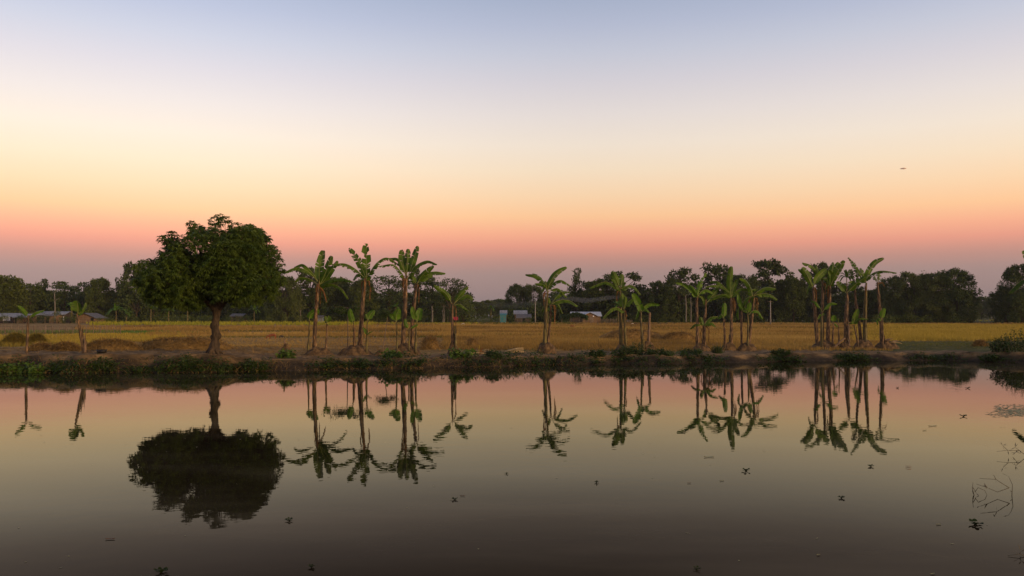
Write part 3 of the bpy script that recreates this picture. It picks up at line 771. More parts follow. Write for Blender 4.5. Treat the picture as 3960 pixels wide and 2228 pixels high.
# ------------------------------------------------------------------ mango tree
def mango():
    Y = 47.3
    base = at(*fp('Z', 1712, 1200), Y); base.z = gh(base.x, Y) - .02
    root = empty('mango_tree', base)

    def q(x, y, dy=0.0):
        p = at(*fp('Z', x, y), Y); p.y += dy
        return p - base
    tr = [q(1706, 1250), q(1710, 1195), q(1722, 1120), q(1730, 1075), q(1722, 1000), q(1732, 930), q(1735, 870), q(1738, 820)]
    s = Y / FPX / 2.07 / 2
    tb = MB()
    P = spline(tr, 26)
    ws = np.interp(np.linspace(0, 7, 26), range(8), [125, 92, 62, 62, 60, 52, 64, 70]) * s
    ws = [w * (1 + .08 * math.sin(i * 1.3)) for i, w in enumerate(ws)]
    tb.tube(P, ws, 14, jit=.06)
    # knot on the left and a burr on the right
    for (x, y, r) in ((1703, 995, .17), (1752, 1075, .16), (1700, 1085, .13)):
        c = q(x, y); V = []; F = []
        for i in range(7):
            for k in range(10):
                th = math.pi * i / 6; ph = 2 * math.pi * k / 10
                V.append((c.x + r * math.sin(th) * math.cos(ph), c.y + r * math.sin(th) * math.sin(ph), c.z + r * 1.3 * math.cos(th)))
        for i in range(6):
            for k in range(10):
                a, b = i * 10 + k, i * 10 + (k + 1) % 10
                F.append((a, b, b + 10, a + 10))
        tb.add(V, F, 0, True)
    for an in range(6):
        a = an * 1.05 + .3
        d = Vector((math.cos(a), math.sin(a), 0))
        tb.tube([q(1712, 1165) + d * .1, q(1712, 1190) + d * .28, q(1712, 1205) + d * .5 + Vector((0, 0, -.1))], [.17, .11, .04], 7)
    tb.build('trunk', M['bark'], root)
    outline = [(1112, 605), (1138, 550), (1190, 500), (1215, 440), (1290, 413), (1345, 425), (1322, 350), (1350, 250), (1420, 232), (1480, 265), (1518, 170), (1600, 172), (1650, 112),
               (1740, 108), (1795, 90), (1880, 122), (1940, 165), (2010, 158), (2110, 203), (2150, 270), (2190, 390), (2237, 450), (2217, 540), (2268, 610), (2235, 700), (2180, 765),
               (2060, 840), (1900, 860), (1830, 830), (1770, 800), (1700, 860), (1620, 895), (1520, 880), (1400, 875), (1290, 850), (1215, 810), (1150, 750), (1122, 680)]
    poly = [(q(x, y).x, q(x, y).z) for x, y in outline]

    def inside(x, z):
        c = False
        for i in range(len(poly)):
            x1, z1 = poly[i]; x2, z2 = poly[i - 1]
            if (z1 > z) != (z2 > z) and x < (x2 - x1) * (z - z1) / (z2 - z1) + x1: c = not c
        return c

    def edge(x, z):
        return min(math.hypot(x - a, z - b) for a, b in dense)
    dense = []
    for i in range(len(poly)):
        (x1, z1), (x2, z2) = poly[i], poly[(i + 1) % len(poly)]
        for k in range(8): dense.append((x1 + (x2 - x1) * k / 8, z1 + (z2 - z1) * k / 8))
    xs = [p[0] for p in poly]; zs = [p[1] for p in poly]
    holes = [(q(1645, 415), .22), (q(1745, 235), .2), (q(1690, 185), .15), (q(1520, 365), .2), (q(1350, 430), .22), (q(1855, 190), .16), (q(1560, 330), .12), (q(1480, 330), .15), (q(1940, 185), .12)]
    # foliage lobes through the whole crown, a shell in depth as deep as it is wide
    lobes = []
    # lobes just inside the outline give the crown its scalloped edge
    acc = 0.0
    for i in range(len(poly)):
        (x1, z1), (x2, z2) = poly[i], poly[(i + 1) % len(poly)]
        sl_ = math.hypot(x2 - x1, z2 - z1)
        nx_, nz_ = (z2 - z1) / sl_, -(x2 - x1) / sl_
        if not inside((x1 + x2) / 2 + nx_ * .12, (z1 + z2) / 2 + nz_ * .12): nx_, nz_ = -nx_, -nz_
        k = acc
        while k < sl_:
            r = random.uniform(.22, .46)
            o_ = r + .1 + random.choice((0, 0, 0, .25))
            lobes.append((x1 + (x2 - x1) * k / sl_ + nx_ * o_, random.uniform(-1.1, 1.1), z1 + (z2 - z1) * k / sl_ + nz_ * o_, r))
            k += random.uniform(.38, .62)
        acc = k - sl_
    tries = 0
    while len(lobes) < 330 and tries < 60000:
        tries += 1
        x, z = random.uniform(min(xs), max(xs)), random.uniform(min(zs), max(zs))
        if not inside(x, z): continue
        e = edge(x, z)
        r = random.uniform(.36, .62)
        if e < .32: continue
        r = min(r, max(.24, e * .85 - .06))
        dmax = 3.1 * math.sqrt(max(0, 1 - max(0, 1 - e / 2.2) ** 2))
        y = random.choice((-1, 1)) * dmax * random.uniform(.35, 1.0) if random.random() < .75 else random.uniform(-dmax, dmax)
        if any((abs(x - a) ** 2 + abs(y - b) ** 2 + abs(z - c) ** 2) < (.45 * (r + d)) ** 2 for a, b, c, d in lobes): continue
        if any((x - h.x) ** 2 + (z - h.z) ** 2 < (hr + r * .75) ** 2 for h, hr in holes): continue
        lobes.append((x, y, z, r))
    cb = MB(); bb = MB()
    fork = q(1738, 830)
    B, Dr = [], []
    for (x, y, z, r) in lobes:
        nros = int(46 * (r / .5) ** 2)
        d = unit(rng.normal(size=(nros, 3))); d[:, 2] = d[:, 2] * .8 + .25; d = unit(d)
        c = np.array([x, y, z]) + d * r * rng.uniform(.72, 1.02, (nros, 1)) * np.array([1.1, 1.1, .85])
        for ci, di in zip(c, d):
            nl = 9
            az = rng.uniform(0, 2 * math.pi) + np.arange(nl) * 2.4
            up = rng.uniform(-.75, .25, nl)
            v = np.stack([np.cos(az), np.sin(az), up], -1) + di * .55
            B.append(np.repeat(ci[None], nl, 0)); Dr.append(v)
    B = np.concatenate(B); Dr = np.concatenate(Dr)
    n = len(B)
    leaf_quads(cb, B, Dr, rng.uniform(.16, .29, n), rng.uniform(.05, .085, n), droop=.32)
    cb.build('crown', M['mango_leaf'], root)
    # limbs reach the lobes
    heads = [(-2.3, -.4, .6), (-1.4, 1.2, 1.6), (-.6, -1.0, 2.3), (.3, .9, 2.8), (1.3, -.8, 2.0), (2.0, .7, 1.0), (-1.8, -.9, .2), (1.6, -.2, .2)]
    for hx, hy, hz in heads:
        e = fork + Vector((hx, hy, hz)) * .82
        m = fork.lerp(e, .45) + Vector((0, 0, .25))
        pp = spline([fork + Vector((0, 0, -.35)), m, e], 9)
        bb.tube(pp, np.linspace(.2, .07, 9), 7, jit=.05)
    for (x, y, z, r) in lobes:
        c = Vector((x, y, z))
        best = min(heads, key=lambda h: (fork + Vector(h) * .8 - c).length)
        h = fork + Vector(best) * .8
        s0 = fork.lerp(h, random.uniform(.5, 1.0))
        bb.tube(spline([s0, s0.lerp(c, .5) + Vector((0, 0, .1)), c], 5), np.linspace(.045, .015, 5), 5)
    bb.build('limbs', M['bark'], root)
    tag(root, 'large round-crowned mango tree with a bare knotted trunk on the pond bank', 'tree')


mango()


# ------------------------------------------------------------------ far trees
def crown_mesh(kind, seed):
    """crown about 10 m across standing on z=0..1 scaled later: unit height 1, half width about .5"""
    r_ = random.Random(seed)
    mb = MB()
    C = []      # lobe centres, radii (x, y, z, rx, rz)
    if kind == 'round':
        for k in range(90):
            a = r_.uniform(0, 6.28); e = r_.uniform(-.6, 1.0)
            rr = math.sqrt(max(.05, 1 - e * e)) * r_.uniform(.55, 1.0)
            f = .86 + .28 * mnoise.noise(Vector((math.cos(a) * 1.6 + seed, math.sin(a) * 1.6, e * 1.6)))
            C.append((math.cos(a) * .46 * rr * f, math.sin(a) * .46 * rr * f, .54 + .40 * e * f, r_.uniform(.05, .1), r_.uniform(.035, .07)))
        for k in range(10): C.append((r_.uniform(-.35, .35), r_.uniform(-.35, .35), r_.uniform(.1, .4), .12, .1))
    elif kind == 'layer':
        for k in range(19):
            z = r_.choice((.5, .58, .68, .78, .86, .95)) + r_.uniform(-.03, .02)
            rad = .47 * math.sqrt(max(.08, 1 - ((z - .55) / .5) ** 2))
            a = r_.uniform(0, 6.28); d = rad * r_.uniform(.25, 1)
            C.append((math.cos(a) * d, math.sin(a) * d, z, r_.uniform(.12, .2), r_.uniform(.025, .045)))
        for k in range(6): C.append((r_.uniform(-.3, .3), r_.uniform(-.3, .3), r_.uniform(.15, .42), .16, .1))
    elif kind == 'clump':
        for k in range(64):
            a = r_.uniform(0, 6.28); z = r_.uniform(.3, .97)
            rad = .42 * math.sin(min(1, (1.12 - z) / .62) * 1.5708) ** .8
            d = rad * r_.uniform(.35, 1.12)
            C.append((math.cos(a) * d, math.sin(a) * d, z, r_.uniform(.045, .085), r_.uniform(.03, .05)))
        for k in range(8): C.append((r_.uniform(-.3, .3), r_.uniform(-.3, .3), r_.uniform(.12, .35), .15, .1))
    elif kind == 'bamboo':
        for k in range(100):
            a = r_.uniform(0, 6.28); z = r_.uniform(.05, .93)
            rad = .5 * math.sqrt(max(.04, 1 - ((z - .42) / .6) ** 2))
            d = rad * r_.uniform(.55, 1)
            C.append((math.cos(a) * d, math.sin(a) * d, z, r_.uniform(.05, .09), r_.uniform(.05, .1)))
        for k in range(26):       # plumes arching over the top
            a = r_.uniform(0, 6.28); d = r_.uniform(.05, .45); z = 1.0 - .55 * d * d * 2 + r_.uniform(-.06, .04)
            C.append((math.cos(a) * d, math.sin(a) * d, z, .05, .035))
    elif kind == 'spire':
        for k in range(30):
            z = r_.uniform(.25, 1.0); rad = .3 * (1.08 - z) + .06
            a = r_.uniform(0, 6.28); d = rad * r_.uniform(.3, 1)
            C.append((math.cos(a) * d, math.sin(a) * d, z, r_.uniform(.05, .1), r_.uniform(.03, .06)))
    elif kind == 'bush':
        for k in range(16):
            a = r_.uniform(0, 6.28); e = r_.uniform(0, 1)
            rr = math.sqrt(1 - e * e)
            C.append((math.cos(a) * .4 * rr, math.sin(a) * .4 * rr, .12 + .72 * e, r_.uniform(.12, .2), r_.uniform(.1, .18)))
    B, D, S = [], [], []
    for (x, y, z, rx, rz) in C:
        n = int(110 if kind in ('bamboo',) else 110)
        d = unit(rng.normal(size=(n, 3)))
        rad = rng.uniform(.45, 1.0, (n, 1)) * (1 + .5 * (rng.uniform(0, 1, (n, 1)) > .8))
        p = np.array([x, y, z]) + d * rad * np.array([rx, rx, rz])
        B.append(p)
        v = d + rng.normal(size=(n, 3)) * .6
        if kind == 'bamboo': v[:, 2] -= .9
        D.append(v); S.append(np.full(n, 1.0))
    B = np.concatenate(B); D = np.concatenate(D); n = len(B)
    B[:, 2] = np.maximum(B[:, 2], .01)
    if kind == 'bamboo': leaf_quads(mb, B, D, rng.uniform(.03, .06, n), rng.uniform(.012, .022, n), flat=1)
    else: leaf_quads(mb, B, D, rng.uniform(.026, .052, n), rng.uniform(.018, .034, n), flat=1)
    # limbs and twigs inside the crown
    tr = MB()
    if kind == 'bamboo':
        for k in range(22):
            a = r_.uniform(0, 6.28); d = r_.uniform(.05, .4)
            tr.tube(spline([(math.cos(a) * .08, math.sin(a) * .08, 0), (math.cos(a) * d * .4, math.sin(a) * d * .4, .55), (math.cos(a) * d, math.sin(a) * d, .95)], 6), np.linspace(.006, .002, 6), 4)
    elif kind != 'bush':
        tr.tube(spline([(0, 0, -.03), (r_.uniform(-.03, .03), 0, .3), (r_.uniform(-.05, .05), 0, .6), (0, 0, .85)], 8), np.linspace(.022, .006, 8), 7)
        for (x, y, z, rx, rz) in C[:26]:
            z0 = max(.15, z - r_.uniform(.15, .3))
            tr.tube(spline([(0, 0, z0), (x * .5, y * .5, (z0 + z) / 2 + .02), (x, y, z)], 5), np.linspace(.009, .003, 5), 4)
    else:
        for k in range(5):
            tr.tube([(0, 0, -.02), (r_.uniform(-.3, .3), r_.uniform(-.3, .3), .5)], [.02, .008], 5)
    return mb, tr


PROTO = {}
for kind, seeds in (('round', (1, 2, 3)), ('layer', (4, 5, 6)), ('clump', (7, 8, 9)), ('bamboo', (10, 11, 12)), ('spire', (13, 14)), ('bush', (15, 16))):
    for i, s in enumerate(seeds):
        c, t = crown_mesh(kind, s)
        mi = {'round': 0, 'layer': 2, 'clump': 2, 'bamboo': 1, 'spire': 0, 'bush': 3}[kind]
        cm = c.mesh('crown'); cm.materials.append(M['tree_leaf'][mi])
        tm = t.mesh('trunk'); tm.materials.append(M['bark'])
        PROTO[(kind, i)] = (cm, tm)


def tree(name, kind, var, dx, dtop, hw, Y, label, cat='tree', group=None, mi=None, base_drop=0.0):
    """dx, dtop, hw: centre, top and half width in overview pixels"""
    top = at(dx * K, dtop * K, Y)
    z = gh(top.x, Y)
    H = top.z - z
    W = hw * K * Y / FPX * 2
    root = empty(name, (top.x, Y, z), random.uniform(0, 6.28))
    cm, tm = PROTO[(kind, var)]
    c = bpy.data.objects.new('crown', cm); col.objects.link(c); c.parent = root
    t = bpy.data.objects.new('trunk', tm); col.objects.link(t); t.parent = root
    c.scale = t.scale = (W, W, H * 1.0)
    if mi is not None:
        c.material_slots[0].link = 'OBJECT'; c.material_slots[0].material = M['tree_leaf'][mi]
    tag(root, label, cat, group)
    return root


GT = 'trees of the far treeline'
FT = [
    ('broadleaf_tree', 'round', 0, 5, 683, 62, 248, 'tall bushy tree with a light green lower crown at the left edge behind the sheds', 3),
    ('broadleaf_tree', 'clump', 0, 78, 712, 40, 262, 'dark tree between the left edge tree and the twin-tufted one, behind the white-panelled shed', 0),
    ('broadleaf_tree', 'spire', 0, 108, 704, 30, 268, 'spiky-topped tree behind the grey-roofed shed on the left', 2),
    ('broadleaf_tree', 'layer', 0, 165, 709, 44, 265, 'flat layered tree left of the dip in the treeline, above the brown mat shed', 2),
    ('broadleaf_tree', 'layer', 1, 215, 711, 40, 262, 'layered tree between the dip and the dome-shaped crown, above the gabled hut', 2),
    ('broadleaf_tree', 'round', 1, 250, 695, 36, 258, 'dome-shaped tree behind the gabled hut', 0),
    ('slender_tree', 'spire', 1, 298, 704, 24, 262, 'slim pointed tree between the dome-shaped tree and the mango tree', 0),
    ('broadleaf_tree', 'clump', 1, 345, 662, 46, 255, 'tall knobbly tree rising beside the left shoulder of the mango tree', 2),
    ('broadleaf_tree', 'round', 2, 388, 690, 46, 262, 'bushy tree half hidden behind the left edge of the mango crown', 0),
    ('bamboo_clump', 'bamboo', 0, 716, 697, 44, 240, 'pale feathery bamboo clump just right of the mango crown', 1),
    ('broadleaf_tree', 'clump', 2, 782, 672, 52, 250, 'dark tree standing directly behind the orange-leafed banana plant', 2),
    ('broadleaf_tree', 'round', 0, 845, 688, 50, 255, 'rounded tree behind the gap between the two left tall banana plants', 0),
    ('broadleaf_tree', 'round', 1, 912, 697, 42, 248, 'dense tree right behind the trunk of the tallest banana plant', 0),
    ('rain_tree', 'layer', 2, 978, 694, 66, 252, 'wide umbrella-layered tree behind the three-leafed banana plant', 2),
    ('broadleaf_tree', 'spire', 0, 1050, 678, 30, 255, 'thin sparse-topped tree peeping between the two crowns of the three-leafed clump', 2),
    ('rain_tree', 'layer', 0, 1088, 697, 48, 250, 'flat-topped layered tree right of the three-leafed clump', 2),
    ('rain_tree', 'layer', 1, 1132, 702, 44, 246, 'open umbrella tree with bare limbs showing, behind the lone slender banana plant', 2),
    ('broadleaf_tree', 'bush', 0, 1166, 737, 36, 250, 'low bushy tree right of the lone slender banana plant', 0),
    ('broadleaf_tree', 'round', 1, 1200, 757, 30, 430, 'hazy far tree left in the low gap of the treeline', 0),
    ('broadleaf_tree', 'round', 2, 1240, 750, 34, 440, 'hazy far tree in the middle of the low gap, above the turquoise shed', 0),
    ('broadleaf_tree', 'round', 0, 1270, 748, 30, 400, 'hazy far tree right in the low gap, beside the bamboo by the concrete pole', 0),
    ('bamboo_clump', 'bamboo', 1, 1302, 720, 34, 285, 'dark bamboo clump left of the concrete pole by the turquoise shed', 2),
    ('bamboo_clump', 'bamboo', 2, 1338, 718, 30, 285, 'plume-topped bamboo clump directly behind the concrete pole', 1),
    ('broadleaf_tree', 'spire', 1, 1447, 681, 44, 262, 'tiered pointed tree behind the left end of the tin-roofed house', 2),
    ('broadleaf_tree', 'round', 2, 1505, 697, 50, 260, 'round leafy tree right behind the tin-roofed house', 0),
    ('broadleaf_tree', 'clump', 0, 1562, 684, 62, 258, 'big dark tree behind the banana pair beside the house', 2),
    ('broadleaf_tree', 'clump', 1, 1658, 709, 44, 252, 'lower knobbly tree right of the notch in the treeline', 2),
    ('broadleaf_tree', 'clump', 2, 1706, 674, 58, 256, 'tall knotty-crowned tree behind the broken-leafed banana plant', 2),
    ('broadleaf_tree', 'clump', 0, 1802, 663, 56, 258, 'tall dark tree left of the spike-leafed banana plant', 2),
    ('bamboo_clump', 'bamboo', 0, 1862, 694, 50, 250, 'low bamboo with thin whips sticking up, right of the spike-leafed banana plant', 2),
    ('broadleaf_tree', 'clump', 1, 1932, 656, 60, 255, 'tallest dark tree of the treeline, above the thin pole right of the leaning banana', 2),
    ('broadleaf_tree', 'round', 1, 1995, 696, 40, 250, 'round tree filling the space left of the right banana cluster', 0),
    ('broadleaf_tree', 'clump', 2, 2058, 660, 52, 252, 'dark knobbly tree behind the crowded leaves of the right banana cluster', 2),
    ('broadleaf_tree', 'layer', 2, 2135, 712, 46, 248, 'layered dark tree behind the two-leafed banana plant', 2),
    ('broadleaf_tree', 'round', 0, 2190, 722, 44, 246, 'rounded dark tree behind the near-bare rightmost banana trunk', 0),
    ('bamboo_clump', 'bamboo', 1, 2245, 702, 44, 240, 'bamboo clump just right of the rightmost banana trunk', 1),
    ('bamboo_clump', 'bamboo', 2, 2292, 688, 50, 235, 'broad bamboo clump, middle one of the three big bamboos at right', 1),
    ('bamboo_clump', 'bamboo', 0, 2345, 690, 50, 232, 'grey-green bamboo clump left of the dark leaning one at right', 1),
    ('bamboo_clump', 'bamboo', 1, 2395, 684, 54, 230, 'dark bamboo clump leaning out over the gap at right', 2),
    ('broadleaf_tree', 'round', 1, 2440, 752, 30, 420, 'hazy blue tree at the left of the right-hand gap', 0),
    ('broadleaf_tree', 'round', 0, 2468, 741, 34, 430, 'hazy blue tree in the middle of the right-hand gap', 0),
    ('broadleaf_tree', 'round', 2, 2505, 748, 32, 420, 'hazy blue tree at the right of the gap behind the small pole', 0),
    ('bamboo_clump', 'bamboo', 2, 2532, 722, 36, 226, 'outer bamboo clump right of the gap, lower of the two at the right edge', 2),
    ('bamboo_clump', 'bamboo', 0, 2572, 668, 50, 222, 'tall bamboo clump cut by the right edge of the picture', 2),
]
for i, (nm, kind, var, dx, dtop, hw, Y, lab, mi) in enumerate(FT):
    tree(nm, kind, var, dx, dtop, hw * (1.12 if kind != 'layer' else 1.05), Y, lab, 'bamboo' if 'bamboo' in nm else 'tree', GT, mi)


# trees only partly seen: the wood behind reads as one mass
def wood():
    mb = MB(); B, D = [], []
    segs = [(-900, -160, 722, 736), (-160, 60, 736, 726), (60, 420, 726, 733), (420, 720, 729, 729), (720, 1180, 729, 733), (1280, 1420, 765, 760), (1380, 1620, 733, 729), (1600, 2140, 729, 729), (2140, 2440, 726, 733), (2720, 3400, 735, 722), (2520, 2720, 729, 721)]
    for x0, x1, t0, t1 in segs:
        nl = int((x1 - x0) * 1.05)
        for k in range(nl):
            f = random.random()
            dx = x0 + (x1 - x0) * f
            Y = random.uniform(262, 300) if dx < 2440 else random.uniform(232, 250)
            topy = t0 + (t1 - t0) * f + 14 * mnoise.noise(Vector((dx * .013, 3, 0)))
            p = at(dx * K, topy * K, Y); g = gh(p.x, Y)
            z = g + (p.z - g) * random.uniform(.12, 1.0)
            n = 90
            d = unit(rng.normal(size=(n, 3)))
            r = random.uniform(1.2, 2.4)
            B.append(np.array([p.x, Y, z - r * .6]) + d * rng.uniform(.5, 1.05, (n, 1)) * np.array([r, r, r * .8]))
            D.append(d + rng.normal(size=(n, 3)) * .6)
    B = np.concatenate(B); D = np.concatenate(D); n = len(B)
    leaf_quads(mb, B, D, rng.uniform(.5, 1.0, n), rng.uniform(.35, .65, n), flat=1)
    tag(mb.build('wood', M['tree_leaf'][2]), 'dark mass of trees filling the far treeline behind the village', 'wood', None, 'stuff')
    mb = MB(); B, D = [], []
    for k in range(900):
        dx = random.uniform(-120, 2440)
        if 1180 < dx < 1420 and random.random() < .7: continue
        Y = random.uniform(248, 262) if dx < 2200 else random.uniform(226, 236)
        x = (dx * K - 1980) / FPX * Y
        g = gh(x, Y)
        r = random.uniform(.5, 1.3)
        n = 40
        d = unit(rng.normal(size=(n, 3)))
        B.append(np.array([x, Y, g + random.uniform(.2, 1.6)]) + d * rng.uniform(.5, 1.05, (n, 1)) * np.array([r * 1.4, r, r]))
        D.append(d + rng.normal(size=(n, 3)) * .6)
    B = np.concatenate(B); D = np.concatenate(D); n = len(B)
    leaf_quads(mb, B, D, rng.uniform(.3, .6, n), rng.uniform(.2, .4, n), flat=1)
    tag(mb.build('undergrowth', M['tree_leaf'][0]), 'low dark undergrowth along the foot of the far treeline', 'undergrowth', None, 'stuff')
    # hazy ridge of woodland beyond the gaps
    mb = MB(); B, D = [], []
    for k in range(1500):
        Y = random.uniform(560, 640); x = random.uniform(-420, 420)
        g = gh(x, Y); r = random.uniform(3, 5)
        n = 26
        d = unit(rng.normal(size=(n, 3)))
        B.append(np.array([x, Y, g + random.uniform(0, 1) * (10 + 3 * math.sin(x * .05))]) + d * rng.uniform(.5, 1.05, (n, 1)) * r)
        D.append(d + rng.normal(size=(n, 3)) * .6)
    B = np.concatenate(B); D = np.concatenate(D); n = len(B)
    leaf_quads(mb, B, D, rng.uniform(1.5, 2.6, n), rng.uniform(1., 1.8, n), flat=1)
    tag(mb.build('far_wood', M['tree_leaf'][0]), 'distant haze-blue woodland seen through the gaps in the treeline', 'wood', None, 'stuff')


wood()

# pale trunks at the wood's edge
GP = 'bare pale trunks at the edge of the wood'
for (x, y0, y1, fr, w, lab) in (
        (268, 872, 500, 'E', .28, 'pale bare tree trunk left of the broken-leafed banana plant, thicker of two'),
        (338, 876, 520, 'E', .22, 'thin pale trunk just left of the broken-leafed banana plant'),
        (665, 985, 800, 'B', .3, 'single pale trunk in the wood right of the three-leafed clump'),
        (795, 990, 850, 'B', .22, 'left one of twin pale trunks left of the red cloth'),
        (812, 990, 820, 'B', .2, 'right one of twin pale trunks left of the red cloth'),
        (255, 992, 830, 'A', .24, 'pale trunk in the wood left of the orange-leafed banana plant'),
        (765, 640, 200, 'G', .26, 'thin bare leaning trunk standing among the left sheds')):
    Y = 244 if fr != 'G' else 225
    p0 = at(*fp(fr, x, y0), Y); p1 = at(*fp(fr, x - 3, y1), Y)
    p0.z = gh(p0.x, Y)
    root = empty('bare_tree', p0)
    mb = MB()
    h = p1 - p0
    pp = spline([(0, 0, -.2), tuple(h * .5 + Vector((.15, 0, 0))), tuple(h)], 9)
    mb.tube(pp, np.linspace(w, w * .5, 9), 7, jit=.06)
    for k in range(5):
        q = pp[random.randint(5, 8)]
        mb.tube([q, q + Vector((random.uniform(-1, 1), random.uniform(-1, 1), random.uniform(.4, 1.3)))], [w * .35, w * .12], 5)
    mb.build('trunk', M['pale_bark'], root)
    tag(root, lab, 'tree trunk', GP)

# ------------------------------------------------------------------ mid-distance palms and banana clumps before the wood
def fronds(root, H, n, L, W, mat_, trunk=.2, droop=.5):
    tb = MB()
    tb.tube(spline([(0, 0, -.2), (.1, 0, H * .5), (0, 0, H)], 7), np.linspace(trunk, trunk * .6, 7), 7)
    tb.build('trunk', M['stem_green'], root)
    mb = MB()
    for k in range(n):
        a = k * 2.4 + random.uniform(-.3, .3); e = random.uniform(.1, 1.25)
        d = Vector((math.cos(a) * math.cos(e), math.sin(a) * math.cos(e), math.sin(e)))
        p0 = Vector((0, 0, H)); p1 = p0 + d * L * .5; p2 = p0 + d * L * .9 - Vector((0, 0, L * droop * math.cos(e)))
        P = spline([p0, p1, p2], 9)
        V, F = [], []
        for i, p in enumerate(P):
            t = (P[min(i + 1, 8)] - P[max(i - 1, 0)]).normalized()
            s = t.cross(Vector((0, 0, 1)))
            s = s.normalized() if s.length > .05 else Vector((1, 0, 0))
            w = W * math.sin(math.pi * min(1, (i + .6) / 9.2)) ** .6
            dn = Vector((0, 0, -w * .5))
            V += [tuple(p - s * w + dn), tuple(p), tuple(p + s * w + dn)]
        for i in range(8):
            a_ = i * 3
            F += [(a_, a_ + 1, a_ + 4, a_ + 3), (a_ + 1, a_ + 2, a_ + 5, a_ + 4)]
        mb.add(V, F, 0, True)
    mb.build('crown', mat_, root)


for (dx, dy, H, L, n, lab, m_) in (
        (292, 806, 3.6, 3.2, 13, 'yellow-green banana clump right of the gabled hut', 'banana_young'),
        (318, 808, 3.0, 2.6, 10, 'smaller green banana clump between the hut clump and the mango trunk', 'banana_leaf'),
        (380, 808, 4.0, 3.0, 10, 'dark far banana plant under the left side of the mango crown', 'banana_leaf'),
        (425, 808, 3.6, 2.8, 10, 'far banana plant under the mango crown, left of its pole', 'banana_leaf'),
        (472, 808, 3.8, 2.8, 10, 'far banana plant beside the mango trunk on its left', 'banana_leaf'),
        (640, 808, 3.6, 2.8, 10, 'far banana plant under the right side of the mango crown', 'banana_leaf'),
        (995, 808, 4.6, 2.8, 9, 'far banana plant in the wood left of the three-leafed clump', 'banana_leaf'),
        (1378, 811, 3.4, 2.2, 8, 'little far palm right of the concrete pole', 'banana_leaf'),
        (1555, 806, 5.0, 2.8, 10, 'far banana plant rising behind the tin-roofed house', 'banana_young'),
        (180, 795, 5.2, 2.0, 8, 'small yellow-green banana crown above the left sheds', 'banana_young'),
        (1235, 808, 4.2, 2.0, 8, 'small palm left of the turquoise shed', 'banana_leaf'),
        (2130, 800, 13.5, 3.4, 14, 'spiky palm crown standing up behind the two-leafed banana plant', 'banana_leaf')):
    Y = 238
    x = (dx * K - 1980) / FPX * Y
    r = empty('banana_clump' if 'palm' not in lab else 'palm_tree', (x, Y, gh(x, Y)), random.uniform(0, 6))
    fronds(r, H, n, L, .32, M[m_])
    tag(r, lab, 'banana plant' if 'palm' not in lab else 'palm tree', 'small palms and banana plants before the far wood')

for (dx, dt, hw, lab) in ((2, 780, 18, 'round dark bush in front of the white-panelled shed'), (62, 778, 20, 'bush between the white-panelled shed and the grey-roofed shed'),
                         (84, 794, 16, 'low bush before the grey-roofed shed'), (108, 780, 18, 'bush hiding the left half of the raised mat shed'), (147, 780, 16, 'bush covering the right end of the mat shed'),
                         (176, 784, 17, 'bush growing against the left wall of the gabled hut'), (262, 790, 18, 'dark bush right of the gabled hut'), (590, 788, 22, 'dark bush left of the dim shed behind the mango trunk'),
                         (618, 792, 18, 'dark bush right of the dim shed behind the mango trunk'), (1225, 798, 14, 'little bush left of the turquoise shed'), (1330, 797, 16, 'bush between the dark-roofed hut and the concrete pole')):
    tree('bush', 'bush', random.randint(0, 1), dx, dt, hw, 222, lab, 'bush', 'bushes round the village huts', random.choice((0, 0, 2)))

# two saplings standing in the field
for (x, y0, y1, xt, Y, cw, lab) in ((835, 1310, 835, 835, 56, 1.7, 'feathery sapling on a straight thin pole left of the tallest banana plant'),
                                   (1262, 1120, 890, 1325, 62, 1.1, 'leaning wispy sapling in the field left of the three-leafed banana plant')):
    p0 = at(*fp('A', x, y0), Y); p0.z = gh(p0.x, Y); p1 = at(*fp('A', xt, y1), Y)
    r = empty('sapling', p0)
    mb = MB(); h = p1 - p0
    mb.tube(spline([(0, 0, -.1), tuple(h * .5), tuple(h)], 7), np.linspace(.045, .025, 7), 6)
    ends = []
    for k in range(14):
        a = random.uniform(0, 6.28)
        e = h + Vector((math.cos(a) * cw * random.uniform(.3, 1.0), math.sin(a) * cw * .8, random.uniform(-.35, .25)))
        mb.tube(spline([h * .93, h * .97 + Vector((0, 0, .2)), e], 5), np.linspace(.015, .006, 5), 4)
        ends.append((h, e))
    mb.build('trunk', M['wood'], r)
    cb = MB()
    for h0, e in ends:
        n = 70
        f = rng.uniform(.3, 1.05, n)[:, None]
        B = np.array(h0)[None] * (1 - f) + np.array(e)[None] * f + rng.normal(size=(n, 3)) * .1
        leaf_quads(cb, B, rng.normal(size=(n, 3)) + np.array([0, 0, -.8]), rng.uniform(.1, .2, n), .05, flat=1)
    cb.build('crown', M['weed'], r)
    tag(r, lab, 'sapling', 'saplings in the field')


